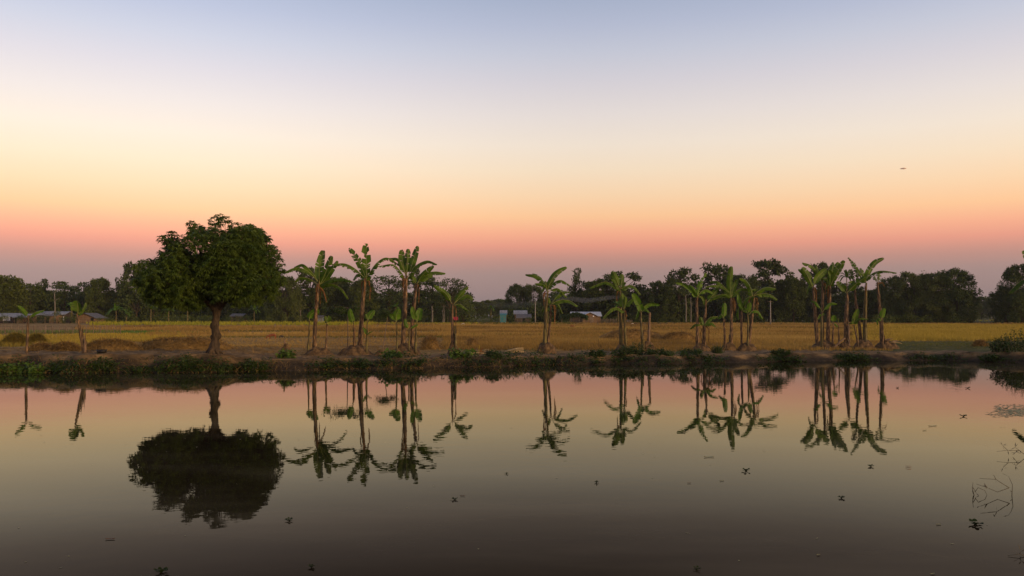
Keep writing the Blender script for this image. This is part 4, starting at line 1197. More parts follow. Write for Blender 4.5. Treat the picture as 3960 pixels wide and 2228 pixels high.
# ------------------------------------------------------------------ village
def house(name, fr, x0, x1, ybase, yeave, yridge, Y, depth, gable, roofm, wallm, label, group, door=None, panels=(), rz=0.0, posts=0, overhang=.45, windows=()):
    a = at(*fp(fr, x0, ybase), Y); b = at(*fp(fr, x1, ybase), Y)
    W = b.x - a.x; cx = (a.x + b.x) / 2
    g = gh(cx, Y)
    He = max(1.2, at(*fp(fr, x0, yeave), Y).z - g); Hr = max(He + .4, at(*fp(fr, x0, yridge), Y).z - g)
    root = empty(name, (cx, Y, g), rz)
    mb = MB(); w2, d2 = W / 2, depth / 2
    if gable == 'front':
        V = [(-w2, -d2, -.4), (w2, -d2, -.4), (w2, -d2, He), (0, -d2, Hr - .06), (-w2, -d2, He), (-w2, d2, -.4), (w2, d2, -.4), (w2, d2, He), (0, d2, Hr - .06), (-w2, d2, He)]
        F = [(0, 1, 2, 3, 4), (9, 8, 7, 6, 5), (1, 6, 7, 2), (5, 0, 4, 9)]
    else:
        V = [(-w2, -d2, -.4), (w2, -d2, -.4), (w2, -d2, He), (-w2, -d2, He), (-w2, d2, -.4), (w2, d2, -.4), (w2, d2, He), (-w2, d2, He), (-w2, 0, Hr - .06), (w2, 0, Hr - .06)]
        F = [(0, 1, 2, 3), (5, 4, 7, 6), (1, 5, 6, 9, 2), (4, 0, 3, 8, 7)]
    mb.add(V, F)
    # bamboo battens on the walls
    nb = max(3, int(W / 1.1))
    for k in range(nb + 1):
        mb.box((-w2 + W * k / nb, -d2 - .03, He / 2), (.09, .06, He), 1)
    for zz in (.35, .7):
        mb.box((0, -d2 - .02, He * zz), (W, .04, .08), 1)
    mb.build('wall', [wallm, M['wood']], root)
    rb = MB(); o, t = overhang, .07
    sl = (Hr - He) / (w2 if gable == 'front' else d2)
    if gable == 'front':
        for s in (-1, 1):
            P = [(0, -d2 - o, Hr), (s * (w2 + o), -d2 - o, He - o * sl), (s * (w2 + o), d2 + o, He - o * sl), (0, d2 + o, Hr)]
            V = P + [(x, y, z + t) for x, y, z in P]
            rb.add(V, [(0, 1, 2, 3), (4, 7, 6, 5), (0, 4, 5, 1), (1, 5, 6, 2), (2, 6, 7, 3), (3, 7, 4, 0)])
    else:
        for s in (-1, 1):
            n = max(4, int(W * 3))
            P = [(-w2 - o, 0, Hr), (w2 + o, 0, Hr), (w2 + o, s * (d2 + o), He - o * sl), (-w2 - o, s * (d2 + o), He - o * sl)]
            V = P + [(x, y, z + t) for x, y, z in P]
            rb.add(V, [(0, 1, 2, 3), (4, 7, 6, 5), (0, 4, 5, 1), (1, 5, 6, 2), (2, 6, 7, 3), (3, 7, 4, 0)])
            for k in range(n):      # corrugation ribs
                x = -w2 - o + (W + 2 * o) * (k + .5) / n
                rb.tube([(x, 0, Hr + t), (x, s * (d2 + o), He - o * sl + t)], .035, 4)
    rb.build('roof', roofm, root)
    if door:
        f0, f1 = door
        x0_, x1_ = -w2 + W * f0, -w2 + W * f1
        db = MB(); db.box(((x0_ + x1_) / 2, -d2 - .05, He * .44), (x1_ - x0_, .06, He * .88)); db.build('doorway', M['doorway_shade'], root)
    for f0, f1, z0, z1, m_, nm in panels:
        pb = MB(); pb.box((-w2 + W * (f0 + f1) / 2, -d2 - .07, He * (z0 + z1) / 2), (W * (f1 - f0), .05, He * (z1 - z0))); pb.build(nm, m_, root)
    for k in range(posts):
        pb = MB(); pb.tube([(-w2 + W * (k + .5) / posts, -d2 - .9, -.3), (-w2 + W * (k + .5) / posts, -d2 - .9, He - .2)], .07, 6); pb.build('post', M['wood'], root)
    tag(root, label, 'house', group)
    return root


GV = 'huts of the village'
house('gabled_hut', 'G', 1135, 1405, 618, 535, 476, 235, 6, 'front', M['tin_dark'], M['mat_wall'], 'small brown mat-walled hut with its gable facing the pond, rightmost of the left huts', GV, (.78, .93), overhang=.7)
house('tin_shed', 'G', -40, 265, 622, 522, 478, 230, 6, 'side', M['tin'], M['dark_wall'], 'dark shed with two bright white panels in its wall, leftmost of the village', GV, None,
      ((.57, .72, .38, .98, M['white'], 'panel'), (.74, .90, .38, .98, M['white'], 'panel')))
house('tin_shed', 'G', 275, 440, 620, 528, 488, 226, 5, 'side', M['tin'], M['mat_wall'], 'grey-roofed shed right behind the V-leafed banana plant', GV, (.05, .22))
house('tin_shed', 'G', 610, 760, 615, 496, 452, 250, 6, 'side', M['tin'], M['dark_wall'], 'bluish tin roof standing behind the raised mat shed', GV)
house('mat_shed', 'G', 675, 825, 622, 512, 492, 232, 3.5, 'side', M['tin_dark'], M['mat_wall'], 'brown mat-walled raised shed in the middle of the left huts', GV, (.15, .4))
house('tin_shed', 'G', 825, 965, 620, 490, 454, 240, 5, 'side', M['tin'], M['dark_wall'], 'dark shed with a pale tin roof between the mat shed and the gabled hut', GV, (.3, .5), ((.9, .98, .2, .75, M['white'], 'panel'),))
house('tin_shed', 'Z', 1870, 1955, 960, 915, 898, 246, 4, 'side', M['tin_dark'], M['dark_wall'], 'small dim shed behind the mango trunk on its right', GV, (.2, .4))
house('tin_shed', 'A', 458, 530, 978, 935, 915, 240, 3, 'side', M['tin_dark'], mat('blue_grey_wall', (.12, .16, .2), (.17, .21, .25), 2), 'tiny blue-grey shed beside the orange-leafed banana plant', GV)
ZC = 'C'
FR['Y'] = (1900, 980, 2.576)
hm = house('tin_house', 'Y', 800, 1075, 685, 622, 584, 242, 6.5, 'side', M['tin_bright'], M['mat_wall'], 'brown house with bright tin roof and front gable, alone at the middle field edge', GV, None)
# front wing with its own gable
wg = MB(); w2, h1, h2, y1, y2 = 2.1, at(*fp('Y', 0, 622), 242).z - hm.location.z, at(*fp('Y', 0, 590), 242).z - hm.location.z, -6.4, -3.0
cxw = at(*fp('Y', 975, 600), 238).x - hm.location.x
wg.add([(cxw - w2, y1, -.4), (cxw + w2, y1, -.4), (cxw + w2, y1, h1), (cxw, y1, h2), (cxw - w2, y1, h1), (cxw - w2, y2, -.4), (cxw + w2, y2, -.4), (cxw + w2, y2, h1), (cxw, y2, h2), (cxw - w2, y2, h1)],
       [(0, 1, 2, 3, 4), (1, 6, 7, 2), (5, 0, 4, 9)])
for k in range(5): wg.box((cxw - w2 + 4.2 * k / 4, y1 - .03, h1 / 2), (.1, .06, h1), 1)
wg.build('front_wing', [M['mat_wall'], M['wood']], hm)
wr = MB()
for s in (-1, 1):
    P = [(cxw, y1 - .5, h2 + .05), (cxw + s * (w2 + .5), y1 - .5, h1 - .2), (cxw + s * (w2 + .5), -.5, h1 - .2), (cxw, -.5, h2 + .05)]
    V = P + [(x, y, z + .07) for x, y, z in P]
    wr.add(V, [(0, 1, 2, 3), (4, 7, 6, 5), (0, 4, 5, 1), (1, 5, 6, 2), (2, 6, 7, 3), (3, 7, 4, 0)])
wr.build('wing_roof', M['tin_bright'], hm)
db = MB(); db.box((cxw + .5, y1 - .06, h1 * .45), (.9, .06, h1 * .8)); db.build('door', M['wood'], hm)
db = MB(); db.box((cxw + 1.0, y1 - .07, h1 * .95), (.35, .05, .35)); db.build('notice', M['white'], hm)

house('turquoise_shed', 'Y', 87, 150, 660, 614, 606, 236, 2.4, 'side', M['turquoise'], M['turquoise'], 'small turquoise sheet-metal shed at the field edge', GV, None, ((.3, .5, .05, .8, M['turquoise'], 'door'),), overhang=.1)
house('tin_house', 'Y', 235, 345, 655, 602, 570, 254, 5, 'side', M['tin'], M['dark_wall'], 'pale tin-roofed hut behind the dark-roofed one, right of the turquoise shed', GV)
house('dark_roofed_hut', 'Y', 262, 385, 658, 640, 606, 244, 5, 'side', M['tin_dark'], M['dark_wall'], 'low hut under a dark sagging roof, left of the concrete pole', GV, (.4, .6))
house('tin_house', 'Y', 98, 146, 650, 602, 568, 262, 4, 'side', M['tin'], M['dark_wall'], 'hut whose pale roof corner shows above the turquoise shed', GV)

# vine arbour left of the house
r0 = at(*fp('Y', 700, 690), 226); r1 = at(*fp('Y', 955, 690), 226)
ab = empty('vine_arbour', ((r0.x + r1.x) / 2, 226, gh((r0.x + r1.x) / 2, 226)))
w2 = (r1.x - r0.x) / 2
for sx in (-1, -.35, .35, 1):
    for sy in (-1.5, 1.5):
        pb = MB(); pb.tube([(sx * w2, sy, -.2), (sx * w2, sy, 1.9)], .06, 6); pb.build('post', M['wood'], ab)
mb = MB(); n = 5200
Bx = rng.uniform(-1.05, 1.05, n) * w2; By = rng.uniform(-1.9, 1.9, n)
Bz = 1.9 + .35 * np.sin(Bx * .9 + 1) * .6 + rng.normal(size=n) * .2 + .5 * np.exp(-((Bx - w2 * .1) / (w2 * .6)) ** 2) - (rng.uniform(0, 1, n) < .3) * rng.uniform(0, .8, n)
leaf_quads(mb, np.stack([Bx, By, Bz], -1), rng.normal(size=(n, 3)), rng.uniform(.2, .35, n), .2, flat=1)
mb.build('vines', M['weed'], ab)
tag(ab, 'leafy vine arbour on posts, left of the house with the front gable', 'arbour')


def fence(fr, x0, x1, y0, y1, Y, label, n, mat_=None, mesh_rows=3, posts=6):
    a = at(*fp(fr, x0, y1), Y); b = at(*fp(fr, x1, y1), Y); t = at(*fp(fr, x0, y0), Y)
    g = gh((a.x + b.x) / 2, Y); H = max(.8, t.z - g)
    r = empty('fence', ((a.x + b.x) / 2, Y, g))
    w = (b.x - a.x) / 2
    mb = MB()
    for k in range(n):
        x = -w + 2 * w * k / (n - 1) + random.uniform(-.05, .05)
        mb.tube([(x, random.uniform(-.05, .05), -.2), (x + random.uniform(-.08, .08), 0, H * random.uniform(.85, 1.08))], .022, 4)
    for k in range(mesh_rows):
        mb.tube([(-w, .03, H * (k + .7) / mesh_rows), (w, .03, H * (k + .7) / mesh_rows)], .02, 4)
    mb.build('rails', mat_ or M['wood'], r)
    for k in range(posts):
        x = -w + 2 * w * k / (posts - 1)
        pb = MB(); pb.tube([(x, -.06, -.3), (x, -.06, H * 1.15)], .05, 6, jit=.1); pb.build('post', mat_ or M['wood'], r)
    tag(r, label, 'fence', 'stick fences round the village')


fence('Y', 1090, 1250, 652, 692, 236, 'stick fence right of the house with the front gable', 40)
fence('D', 610, 690, 850, 905, 236, 'short dark stick fence behind the shorter banana of the pair', 30)
fence('G', 0, 640, 650, 742, 110, 'thin wire-and-stick fence before the left sheds', 46, posts=9)
fence('G', 640, 1690, 655, 745, 112, 'thin stick fence round the green plot, ending left of the mango trunk', 60, posts=12)

# hanging red cloth on a line
p0 = at(*fp('B', 868, 985), 236); p1 = at(*fp('B', 972, 950), 236)
rc = empty('clothes_line', ((p0.x + p1.x) / 2, 236, gh(p0.x, 236)))
w = (p1.x - p0.x) / 2 + .3
for s in (-1, 1):
    pb = MB(); pb.tube([(s * w, 0, -.2), (s * w, 0, 1.9)], .04, 6); pb.build('post', M['wood'], rc)
pb = MB(); pb.tube(spline([(-w, 0, 1.85), (0, 0, 1.72), (w, 0, 1.85)], 9), .012, 4); pb.build('line', M['wire'], rc)
tag(rc, 'line strung between two posts at the field edge, carrying the red cloth', 'clothes line')
mb = MB(); V, F = [], []
for i in range(15):
    for k in range(6):
        x = -.25 * w + 1.15 * w * i / 14
        V.append((x, .05 * math.sin(i * 1.7) * k / 5, 1.74 - .95 * k / 5 * (1 if i > 4 else .6)))
for i in range(14):
    for k in range(5): F.append((i * 6 + k, i * 6 + k + 1, i * 6 + k + 7, i * 6 + k + 6))
mb.add(V, F, 0, True)
tag(mb.build('red_cloth', M['red_cloth'], None, rc.location), 'red cloth hung out to dry left of the lone slender banana trunk', 'cloth')

# ------------------------------------------------------------------ poles and wires
poles = []
for (x0, y0, y1, Y, lab) in ((2070, 1237, 1168, 222, 'pale concrete pole between the turquoise shed and the middle banana plant'),
                            (2979, 1258, 1163, 200, 'slim pole at the far edge of the field right of the leaning banana plant'),
                            (3834, 1236, 1196, 300, 'small pale pole in the right-hand gap of the treeline')):
    t = at(x0, y1, Y); g = gh(t.x, Y)
    r = empty('utility_pole', (t.x, Y, g)); H = t.z - g
    mb = MB(); mb.tube([(0, 0, -.3), (0, 0, H * .5), (.02, 0, H)], [.17, .14, .1], 8); mb.build('shaft', M['concrete'], r)
    mb = MB(); mb.box((0, -.1, H - .25), (.9, .08, .1)); mb.build('crossarm', M['wood'], r)
    tag(r, lab, 'pole', 'poles along the far field')
    poles.append(Vector((t.x, Y - .1, g + H - .2)))
for (pa, pb_, lab) in ((poles[1], poles[2], 'thin wire sagging from the slim pole to the small pole at right'),
                       (poles[1] + Vector((-90, 30, .5)), poles[1], 'thin wire running left from the slim pole across the wood'),
                       (poles[2], poles[2] + Vector((60, 10, 0)), 'wire leaving the small pole beyond the right edge')):
    mid = pa.lerp(pb_, .5) + Vector((0, 0, -1.2))
    mb = MB(); mb.tube([p - pa for p in spline([pa, mid, pb_], 16)], .02, 4)
    tag(mb.build('power_wire', M['wire'], None, pa), lab, 'wire', 'power wires')

# ------------------------------------------------------------------ animals
def animal_mesh():
    """grazing animal, about 1.6 long and 1 high, head towards -x, one continuous skin"""
    vs = [(0.55, 0, .88), (.2, 0, .86), (-.2, 0, .84), (-.5, 0, .86), (-.78, 0, .72), (-.98, 0, .45), (-1.1, 0, .22), (-1.2, 0, .1)]
    rad = [.21, .27, .28, .23, .14, .1, .1, .06]
    ed = [(i, i + 1) for i in range(7)]
    for sy in (-1, 1):
        i = len(vs)
        vs += [(.58, sy * .14, .66), (.68, sy * .14, .38), (.62, sy * .14, .02)]; rad += [.13, .065, .05]; ed += [(0, i), (i, i + 1), (i + 1, i + 2)]
        i = len(vs)
        vs += [(-.46, sy * .13, .58), (-.42, sy * .13, .32), (-.46, sy * .13, .02)]; rad += [.11, .06, .05]; ed += [(3, i), (i, i + 1), (i + 1, i + 2)]
        i = len(vs)
        vs += [(-.96, sy * .17, .5)]; rad += [.035]; ed += [(5, i)]
    i = len(vs)
    vs += [(.78, 0, .8), (.84, 0, .45)]; rad += [.035, .025]; ed += [(0, i), (i, i + 1)]
    me = bpy.data.meshes.new('body'); me.from_pydata(vs, ed, [])
    o = bpy.data.objects.new('tmp', me); col.objects.link(o)
    md = o.modifiers.new('skin', 'SKIN'); o.modifiers.new('sub', 'SUBSURF').levels = 1
    for k, sv in enumerate(me.skin_vertices[0].data):
        sv.radius = (rad[k], rad[k]); sv.use_root = (k == 1)
    dg = bpy.context.evaluated_depsgraph_get()
    res = bpy.data.meshes.new_from_object(o.evaluated_get(dg))
    bpy.data.objects.remove(o); bpy.data.meshes.remove(me)
    res.name = 'body'
    return res


ANI = animal_mesh()
for (x, y, wpx, flip, mt, nm, cat, lab) in (
        (1052, 1313, 41, 1, 'cow_brown', 'cow', 'cow', 'reddish brown cow grazing in the stubble right of the mango tree'),
        (1088, 1308, 20, -1, 'cow_dark', 'calf', 'calf', 'small dark calf behind the reddish cow'),
        (877, 1282, 16, 1, 'cow_dark', 'goat', 'goat', 'black goat in the field right beside the mango trunk'),
        (2213, 1268, 18, -1, 'cow_brown', 'cow', 'cow', 'brown cow grazing alone in front of the house with the front gable'),
        (2375, 1257, 9, 1, 'cow_brown', 'goat', 'goat', 'tiny brown goat left of the banana pair, right of the house'),
        (2446, 1256, 11, 1, 'cow_pale', 'goat', 'goat', 'pale goat at the field edge behind the short bright-leafed banana'),
        (2456, 1256, 10, -1, 'cow_dark', 'goat', 'goat', 'dark goat right next to the pale one'),
        (1791, 1257, 13, 1, 'cow_pale', 'goat', 'goat', 'pale goat on the bund right of the red cloth')):
    p = on(x, y, .6)
    Y = p.y
    for _ in range(6):
        p = on(x, y, gh(p.x, p.y))
    s = wpx * p.y / FPX / 2.0
    root = empty(nm, (p.x, p.y, gh(p.x, p.y)), 0 if flip > 0 else math.pi)
    me = ANI.copy(); o = link('body', me, M[mt], root); o.scale = (s, s, s)
    tag(root, lab, cat, 'animals grazing in the field')

# ------------------------------------------------------------------ rice stubble and crops
def blades(name, zones, mat_, label, cat, seed):
    r = np.random.default_rng(seed)
    mb = MB()
    for (xa, xb, y0, y1, h, sp, nb, w) in zones:
        y = y0
        while y < y1:
            s = sp * max(1, y / 70.0)
            xl, xr = (xa * K - 1980) / FPX * y, (xb * K - 1980) / FPX * y
            n = max(2, int((xr - xl) / s))
            x = np.linspace(xl, xr, n) + r.normal(size=n) * s * .5
            yy = y + r.normal(size=n) * s * .45
            z = ground_h(x, yy)
            ok = (yy - shore(x)) > 4.5
            x, yy, z = x[ok], yy[ok], z[ok]; n = len(x)
            if n:
                pat = .8 + .25 * np.sin(x * .23 + yy * .11) * np.sin(yy * .21 - x * .07)
                for b in range(nb):
                    a = r.uniform(0, 6.28, n); ln = h * r.uniform(.6, 1.2, n) * pat; tl = r.uniform(.05, .5, n) * ln
                    k = max(1, y / 80)
                    ww = w * k
                    bx, by = x + np.cos(a) * .06 * k, yy + np.sin(a) * .06
                    pa = r.uniform(0, 3.14, n)
                    V = np.stack([np.stack([bx - np.cos(pa) * ww, by - np.sin(pa) * ww, z - .03], -1), np.stack([bx + np.cos(pa) * ww, by + np.sin(pa) * ww, z - .03], -1),
                                  np.stack([bx + np.cos(a) * tl, by + np.sin(a) * tl, z + ln], -1)], 1).reshape(-1, 3)
                    mb.arr(V, np.arange(3 * n).reshape(n, 3))
            y += s
    o = mb.build(name, mat_)
    tag(o, label, cat, None, 'stuff')


blades('rice_stubble', [(1120, 2230, 61, 200, .34, .30, 4, .03), (200, 1130, 60, 92, .16, .38, 3, .025), (380, 1130, 95, 116, .5, .36, 4, .035), (200, 1130, 128, 170, .62, .42, 4, .035),
                        (1120, 2230, 200, 232, .4, .5, 4, .04), (860, 1180, 175, 228, .4, .5, 4, .04), (2180, 2620, 205, 222, .4, .4, 4, .04)], M['straw'],
       'golden cut rice stubble covering the field behind the banana plants', 'stubble', 1)
blades('ripe_rice', [(2150, 2660, 80, 200, .5, .32, 4, .035), (-60, 260, 62, 100, .45, .4, 4, .035), (200, 460, 78, 108, .45, .4, 4, .035)], M['straw_yellow'], 'standing yellow rice at the right and far left of the field', 'rice', 2)
blades('yellow_crop', [(235, 930, 188, 228, .95, .5, 4, .04), (930, 1190, 205, 226, .6, .6, 4, .04), (2400, 2540, 300, 320, .7, .8, 4, .05)], M['crop_green'], 'tall yellow-green crop strip before the far treeline', 'crop', 3)
blades('green_plot', [(-60, 420, 112, 128, .4, .4, 4, .04), (420, 500, 114, 120, .3, .4, 4, .04)], M['weed_light'], 'strip of green vegetables inside the stick fence', 'crop', 4)
blades('short_grass', [(2180, 2620, 62, 79, .09, .3, 3, .03), (1180, 1440, 205, 240, .5, .6, 4, .05), (200, 1130, 93, 94.4, .25, .3, 4, .03), (380, 1130, 126, 127.4, .3, .3, 4, .03), (1130, 2200, 104, 105, .42, .35, 4, .03), (1400, 2640, 148, 149.6, .5, .4, 4, .04), (1560, 2450, 222, 246, .4, .7, 3, .05), (1280, 1380, 58, 62, .1, .3, 3, .02)], M['grass'], 'short green grass strips beside the rice field', 'grass', 5)


# dead straw scattered over the bank path
def litter():
    mb = MB(); n = 6000
    x = rng.uniform(-34, 36, n); t = 1.2 + rng.uniform(0, 1, n) ** .8 * 13
    x[:5000] = rng.uniform(-32, -8, 5000)
    y = shore(x) + t; z = ground_h(x, y) + .05
    d = rng.normal(size=(n, 3)); d[:, 2] = np.abs(d[:, 2]) * .25
    leaf_quads(mb, np.stack([x, y, z], -1), d, rng.uniform(.12, .5, n), rng.uniform(.015, .035, n))
    tag(mb.build('straw_litter', M['hay']), 'loose dry straw scattered over the bank path', 'straw', None, 'stuff')


litter()


# ------------------------------------------------------------------ bank plants
def bank_weeds():
    mb = MB(); B, D, Ls = [], [], []
    for k in range(2600):
        x = random.uniform(-36, 34)
        dens = .5 if x < -8 else (.55 if x < 2 else (.5 if 5 < x < 12 else .3))
        if x > 13: dens = .22
        cl = mnoise.noise(Vector((x * .35, 7, 0)))
        if random.random() > dens + cl * 1.1: continue
        t = random.uniform(-.1, 1.0) if random.random() < .8 else random.uniform(1.0, 1.7)
        if x > 13: t = random.uniform(-.1, .6)
        if x < -8: t = min(t, random.uniform(-.15, .75))
        y = float(shore(x)) + t
        z = max(.02, gh(x, y))
        n = random.randint(9, 18)
        h = random.uniform(.15, .5) * (1 if x < 2 else .75)
        a = rng.uniform(0, 6.28, n)
        p = np.stack([x + rng.normal(size=n) * .16, y + rng.normal(size=n) * .14, z + rng.uniform(0, 1, n) * h], -1)
        B.append(p); D.append(np.stack([np.cos(a), np.sin(a) - .3, rng.uniform(-.5, .7, n)], -1)); Ls.append(rng.uniform(.08, .2, n))
    B = np.concatenate(B); D = np.concatenate(D); Ls = np.concatenate(Ls)
    leaf_quads(mb, B, D, Ls, Ls * .55, flat=.6, droop=.15)
    tag(mb.build('bank_weeds', M['weed']), 'dark tangled weeds trailing down the bank to the water', 'weeds', None, 'stuff')
    # dead grass and roots trailing into the water
    mb = MB(); n = 1500
    x = rng.uniform(-34, 4, n); y = shore(x) + rng.uniform(-.25, .8, n); z = np.maximum(.02, ground_h(x, y)) + .1
    d = rng.normal(size=(n, 3)); d[:, 1] -= .7; d[:, 2] -= .3
    leaf_quads(mb, np.stack([x, y, z], -1), d, rng.uniform(.3, .9, n), .02, droop=.3)
    tag(mb.build('dead_grass', M['hay']), 'dead grass stems and roots hanging from the bank edge', 'dead grass', None, 'stuff')


bank_weeds()


def shrub(dx, dy, hw, H, Y, kind, label, group='shrubs and weeds along the bank'):
    """leafy plant: stems plus oval leaves; dx centre in overview pixels"""
    x = (dx * K - 1980) / FPX * Y
    z = max(.0, gh(x, Y))
    r = empty('shrub' if kind != 'grass' else 'grass_tuft', (x, Y, z))
    W = hw * K * Y / FPX
    sb, lb = MB(), MB()
    ns = int(26 * max(1, W))
    B, D = [], []
    for k in range(ns):
        a = random.uniform(0, 6.28); rr = W * math.sqrt(random.random())
        b = Vector((math.cos(a) * rr * .7, math.sin(a) * rr * .45, -.1))
        hh = H * random.uniform(.55, 1.05) * (1 - .45 * (rr / W) ** 2)
        e = Vector((math.cos(a) * rr * 1.05 + random.uniform(-.1, .1), math.sin(a) * rr * .7, hh))
        sb.tube(spline([b, b.lerp(e, .5) + Vector((0, 0, .08)), e], 5), np.linspace(.014, .006, 5), 4)
        if kind == 'grass':
            n = 16
            B.append(np.array(b)[None] + rng.normal(size=(n, 3)) * .05)
            D.append(np.stack([rng.normal(size=n) * .35, rng.normal(size=n) * .35, np.ones(n)], -1) * hh)
        else:
            n = 11 if kind == 'broad' else 34
            f = rng.uniform(.15, 1.03, n)[:, None]
            B.append(np.array(b)[None] * (1 - f) + np.array(e)[None] * f + rng.normal(size=(n, 3)) * .06)
            an = rng.uniform(0, 6.28, n)
            D.append(np.stack([np.cos(an), np.sin(an), rng.uniform(-.5, .6, n)], -1))
    B = np.concatenate(B); D = np.concatenate(D); n = len(B)
    if kind == 'grass': leaf_quads(lb, B, D, np.linalg.norm(D, axis=1) * rng.uniform(.7, 1.2, n), .03, droop=.1)
    elif kind == 'broad': leaf_quads(lb, B, D, rng.uniform(.16, .3, n), rng.uniform(.12, .2, n), flat=.8, droop=.3)
    else: leaf_quads(lb, B, D, rng.uniform(.09, .19, n), rng.uniform(.05, .09, n), flat=.8, droop=.25)
    sb.build('stems', M['twig'], r)
    lb.build('leaves', M['weed_light'] if kind == 'broad' else M['weed'], r)
    tag(r, label, 'shrub' if kind != 'grass' else 'grass tuft', group)


shrub(22, 920, 26, .55, 44.9, 'broad', 'broad-leaved weed clump at the left end of the bank')
shrub(88, 920, 36, .5, 45.0, 'broad', 'broad-leaved weeds on the bank under the V-leafed left banana plant')
shrub(150, 925, 26, .4, 45.0, 'fine', 'dark small-leaved weed clump below the left hay heaps')
shrub(262, 915, 34, .6, 45.3, 'fine', 'leafy shrub on the bank just right of the black basin')
shrub(350, 920, 40, .35, 45.3, 'fine', 'low shrub midway between the black basin and the mango tree')
shrub(470, 908, 42, .65, 45.5, 'fine', 'tall leafy shrub on the bank left of the mango trunk')
shrub(560, 912, 40, .5, 45.8, 'fine', 'leafy shrub on the bank just under the mango trunk')
shrub(640, 915, 34, .45, 46.3, 'fine', 'shrub on the bank right of the mango trunk')
shrub(726, 905, 30, .6, 48.6, 'broad', 'pale weeds below the stump-topped earth cone')
shrub(985, 905, 20, .45, 49.7, 'broad', 'small bright weed below the tallest banana mound')
shrub(1150, 900, 34, .55, 50.7, 'broad', 'spindly weeds at the water below the lone slender banana plant')
shrub(1240, 905, 26, .45, 51, 'fine', 'low weeds at the water below the pile of cut stalks')
shrub(1500, 905, 22, .5, 53.6, 'fine', 'low weed clump at the water left of the tall bank shrub')
shrub(1610, 893, 40, 1.0, 55.2, 'fine', 'tall green shrub on the bank under the flat bright banana leaf')
shrub(1575, 905, 40, .6, 54.3, 'fine', 'dark shrub hanging over the water left of the tall bank shrub')
shrub(1660, 905, 36, .5, 54.6, 'fine', 'low dark shrub over the water right of the tall bank shrub')
shrub(1803, 890, 20, .85, 57.5, 'grass', 'upright tuft of grass below the spike-leafed banana plant')
shrub(1740, 905, 30, .4, 55.8, 'fine', 'low weeds at the water left of the grass tuft')
shrub(1960, 902, 26, .35, 57, 'fine', 'low weeds at the water right of the grass tuft')
shrub(2555, 902, 52, 1.75, 55.5, 'fine', 'big dense dark bush at the right edge of the pond')
shrub(2515, 905, 26, 1.2, 56, 'fine', 'smaller rounded bush against the left side of the big right bush')
shrub(2490, 915, 30, .35, 55.5, 'fine', 'low weeds trailing in the water left of the right-hand bush')

# ------------------------------------------------------------------ things on the bank
p = at(*fp('G', 1422, 1068), 46.4); p.z = gh(p.x, 46.4)
mb = MB(); w_ = 75 * 46.4 / FPX / 3.622
hh = 48 * 46.4 / FPX / 3.622
V, F = [], []; n = 28
for (r, z) in ((w_ * .8, 0), (w_, hh), (w_ * .93, hh), (w_ * .75, .03)):
    for k in range(n):
        a = 2 * math.pi * k / n
        V.append((math.cos(a) * r, math.sin(a) * r * .75, z))
for i in range(3):
    for k in range(n):
        a, b = i * n + k, i * n + (k + 1) % n
        F.append((a, b, b + n, a + n))
F.append(tuple(range(n - 1, -1, -1))); F.append(tuple(3 * n + k for k in range(n)))
mb.add(V, F, 0, True)
tag(mb.build('basin', M['black'], None, p + Vector((0, 0, .03))), 'black plastic basin standing on the bank path right of the curved banana stem', 'basin')

# pile of cut banana stalks
GS = 'cut stalks lying on the bank'
for i in range(9):
    x0 = -120 + random.uniform(-60, 90); x1 = x0 + random.uniform(120, 230)
    Yk = 55.2 + random.uniform(-.5, .5)
    a = at(*fp('C', x0, 1290), Yk); b = at(*fp('C', x1, 1255), Yk + random.uniform(-.4, .4))
    a.z = gh(a.x, a.y) + .06 + .02 * i; b.z = gh(b.x, b.y) + .1 + .04 * i
    mb = MB(); mb.tube([p - a for p in spline([a, a.lerp(b, .5) + Vector((0, 0, .05)), b], 6)], [.05, .05, .045, .04, .03, .015], 6, jit=.1)
    tag(mb.build('cut_stalk', M['dry_stalk'], None, a), 'pale cut banana stalk in the heap left of the steep middle clod', 'stalk', GS)
a = at(*fp('B', 1060, 1365), 53.6); b = at(*fp('B', 1330, 1375), 53.8); a.z = gh(a.x, a.y) + .08; b.z = gh(b.x, b.y) + .08
mb = MB(); mb.tube([p - a for p in spline([a, a.lerp(b, .5) + Vector((0, 0, .04)), b], 7)], [.05, .05, .05, .045, .04, .04, .02], 6, jit=.1)
tag(mb.build('cut_stalk', M['dry_stalk'], None, a), 'single pale stalk lying along the path right of the lone slender banana plant', 'stalk')
a = at(*fp('F', 598, 1275), 63.2); b = at(*fp('F', 752, 1226), 63.4); a.z = gh(a.x, a.y) + .1
mb = MB(); mb.tube([p - a for p in spline([a, a.lerp(b, .5) + Vector((0, 0, .06)), b], 7)], .07, 7, jit=.1)
tag(mb.build('dead_log', M['stem_dry'], None, a), 'dark fallen stem propped against the mound of the two-leafed banana plant', 'log')
for i, (x0, y0, x1, y1) in enumerate(((1330, 1270, 1430, 1230), (1380, 1280, 1550, 1300), (1310, 1255, 1400, 1235), (1420, 1275, 1500, 1262))):
    a = at(*fp('F', x0, y0), 63.6); b = at(*fp('F', x1, y1), 63.4 + .2 * i)
    a.z = max(a.z, gh(a.x, a.y) + .1)
    mb = MB(); mb.tube([p - a for p in spline([a, a.lerp(b, .5) + Vector((0, 0, .05)), b], 5)], [.045, .04, .04, .03, .02], 6, jit=.12)
    tag(mb.build('stick', M['stem_dry'] if i != 1 else M['dry_stalk'], None, a),
        ['thick dark stick on the rightmost mound', 'pale stick poking right from the rightmost mound', 'short dark stick beside the rightmost banana trunk', 'thin dark stick lying low on the rightmost mound'][i], 'stick', 'sticks on the rightmost mound')
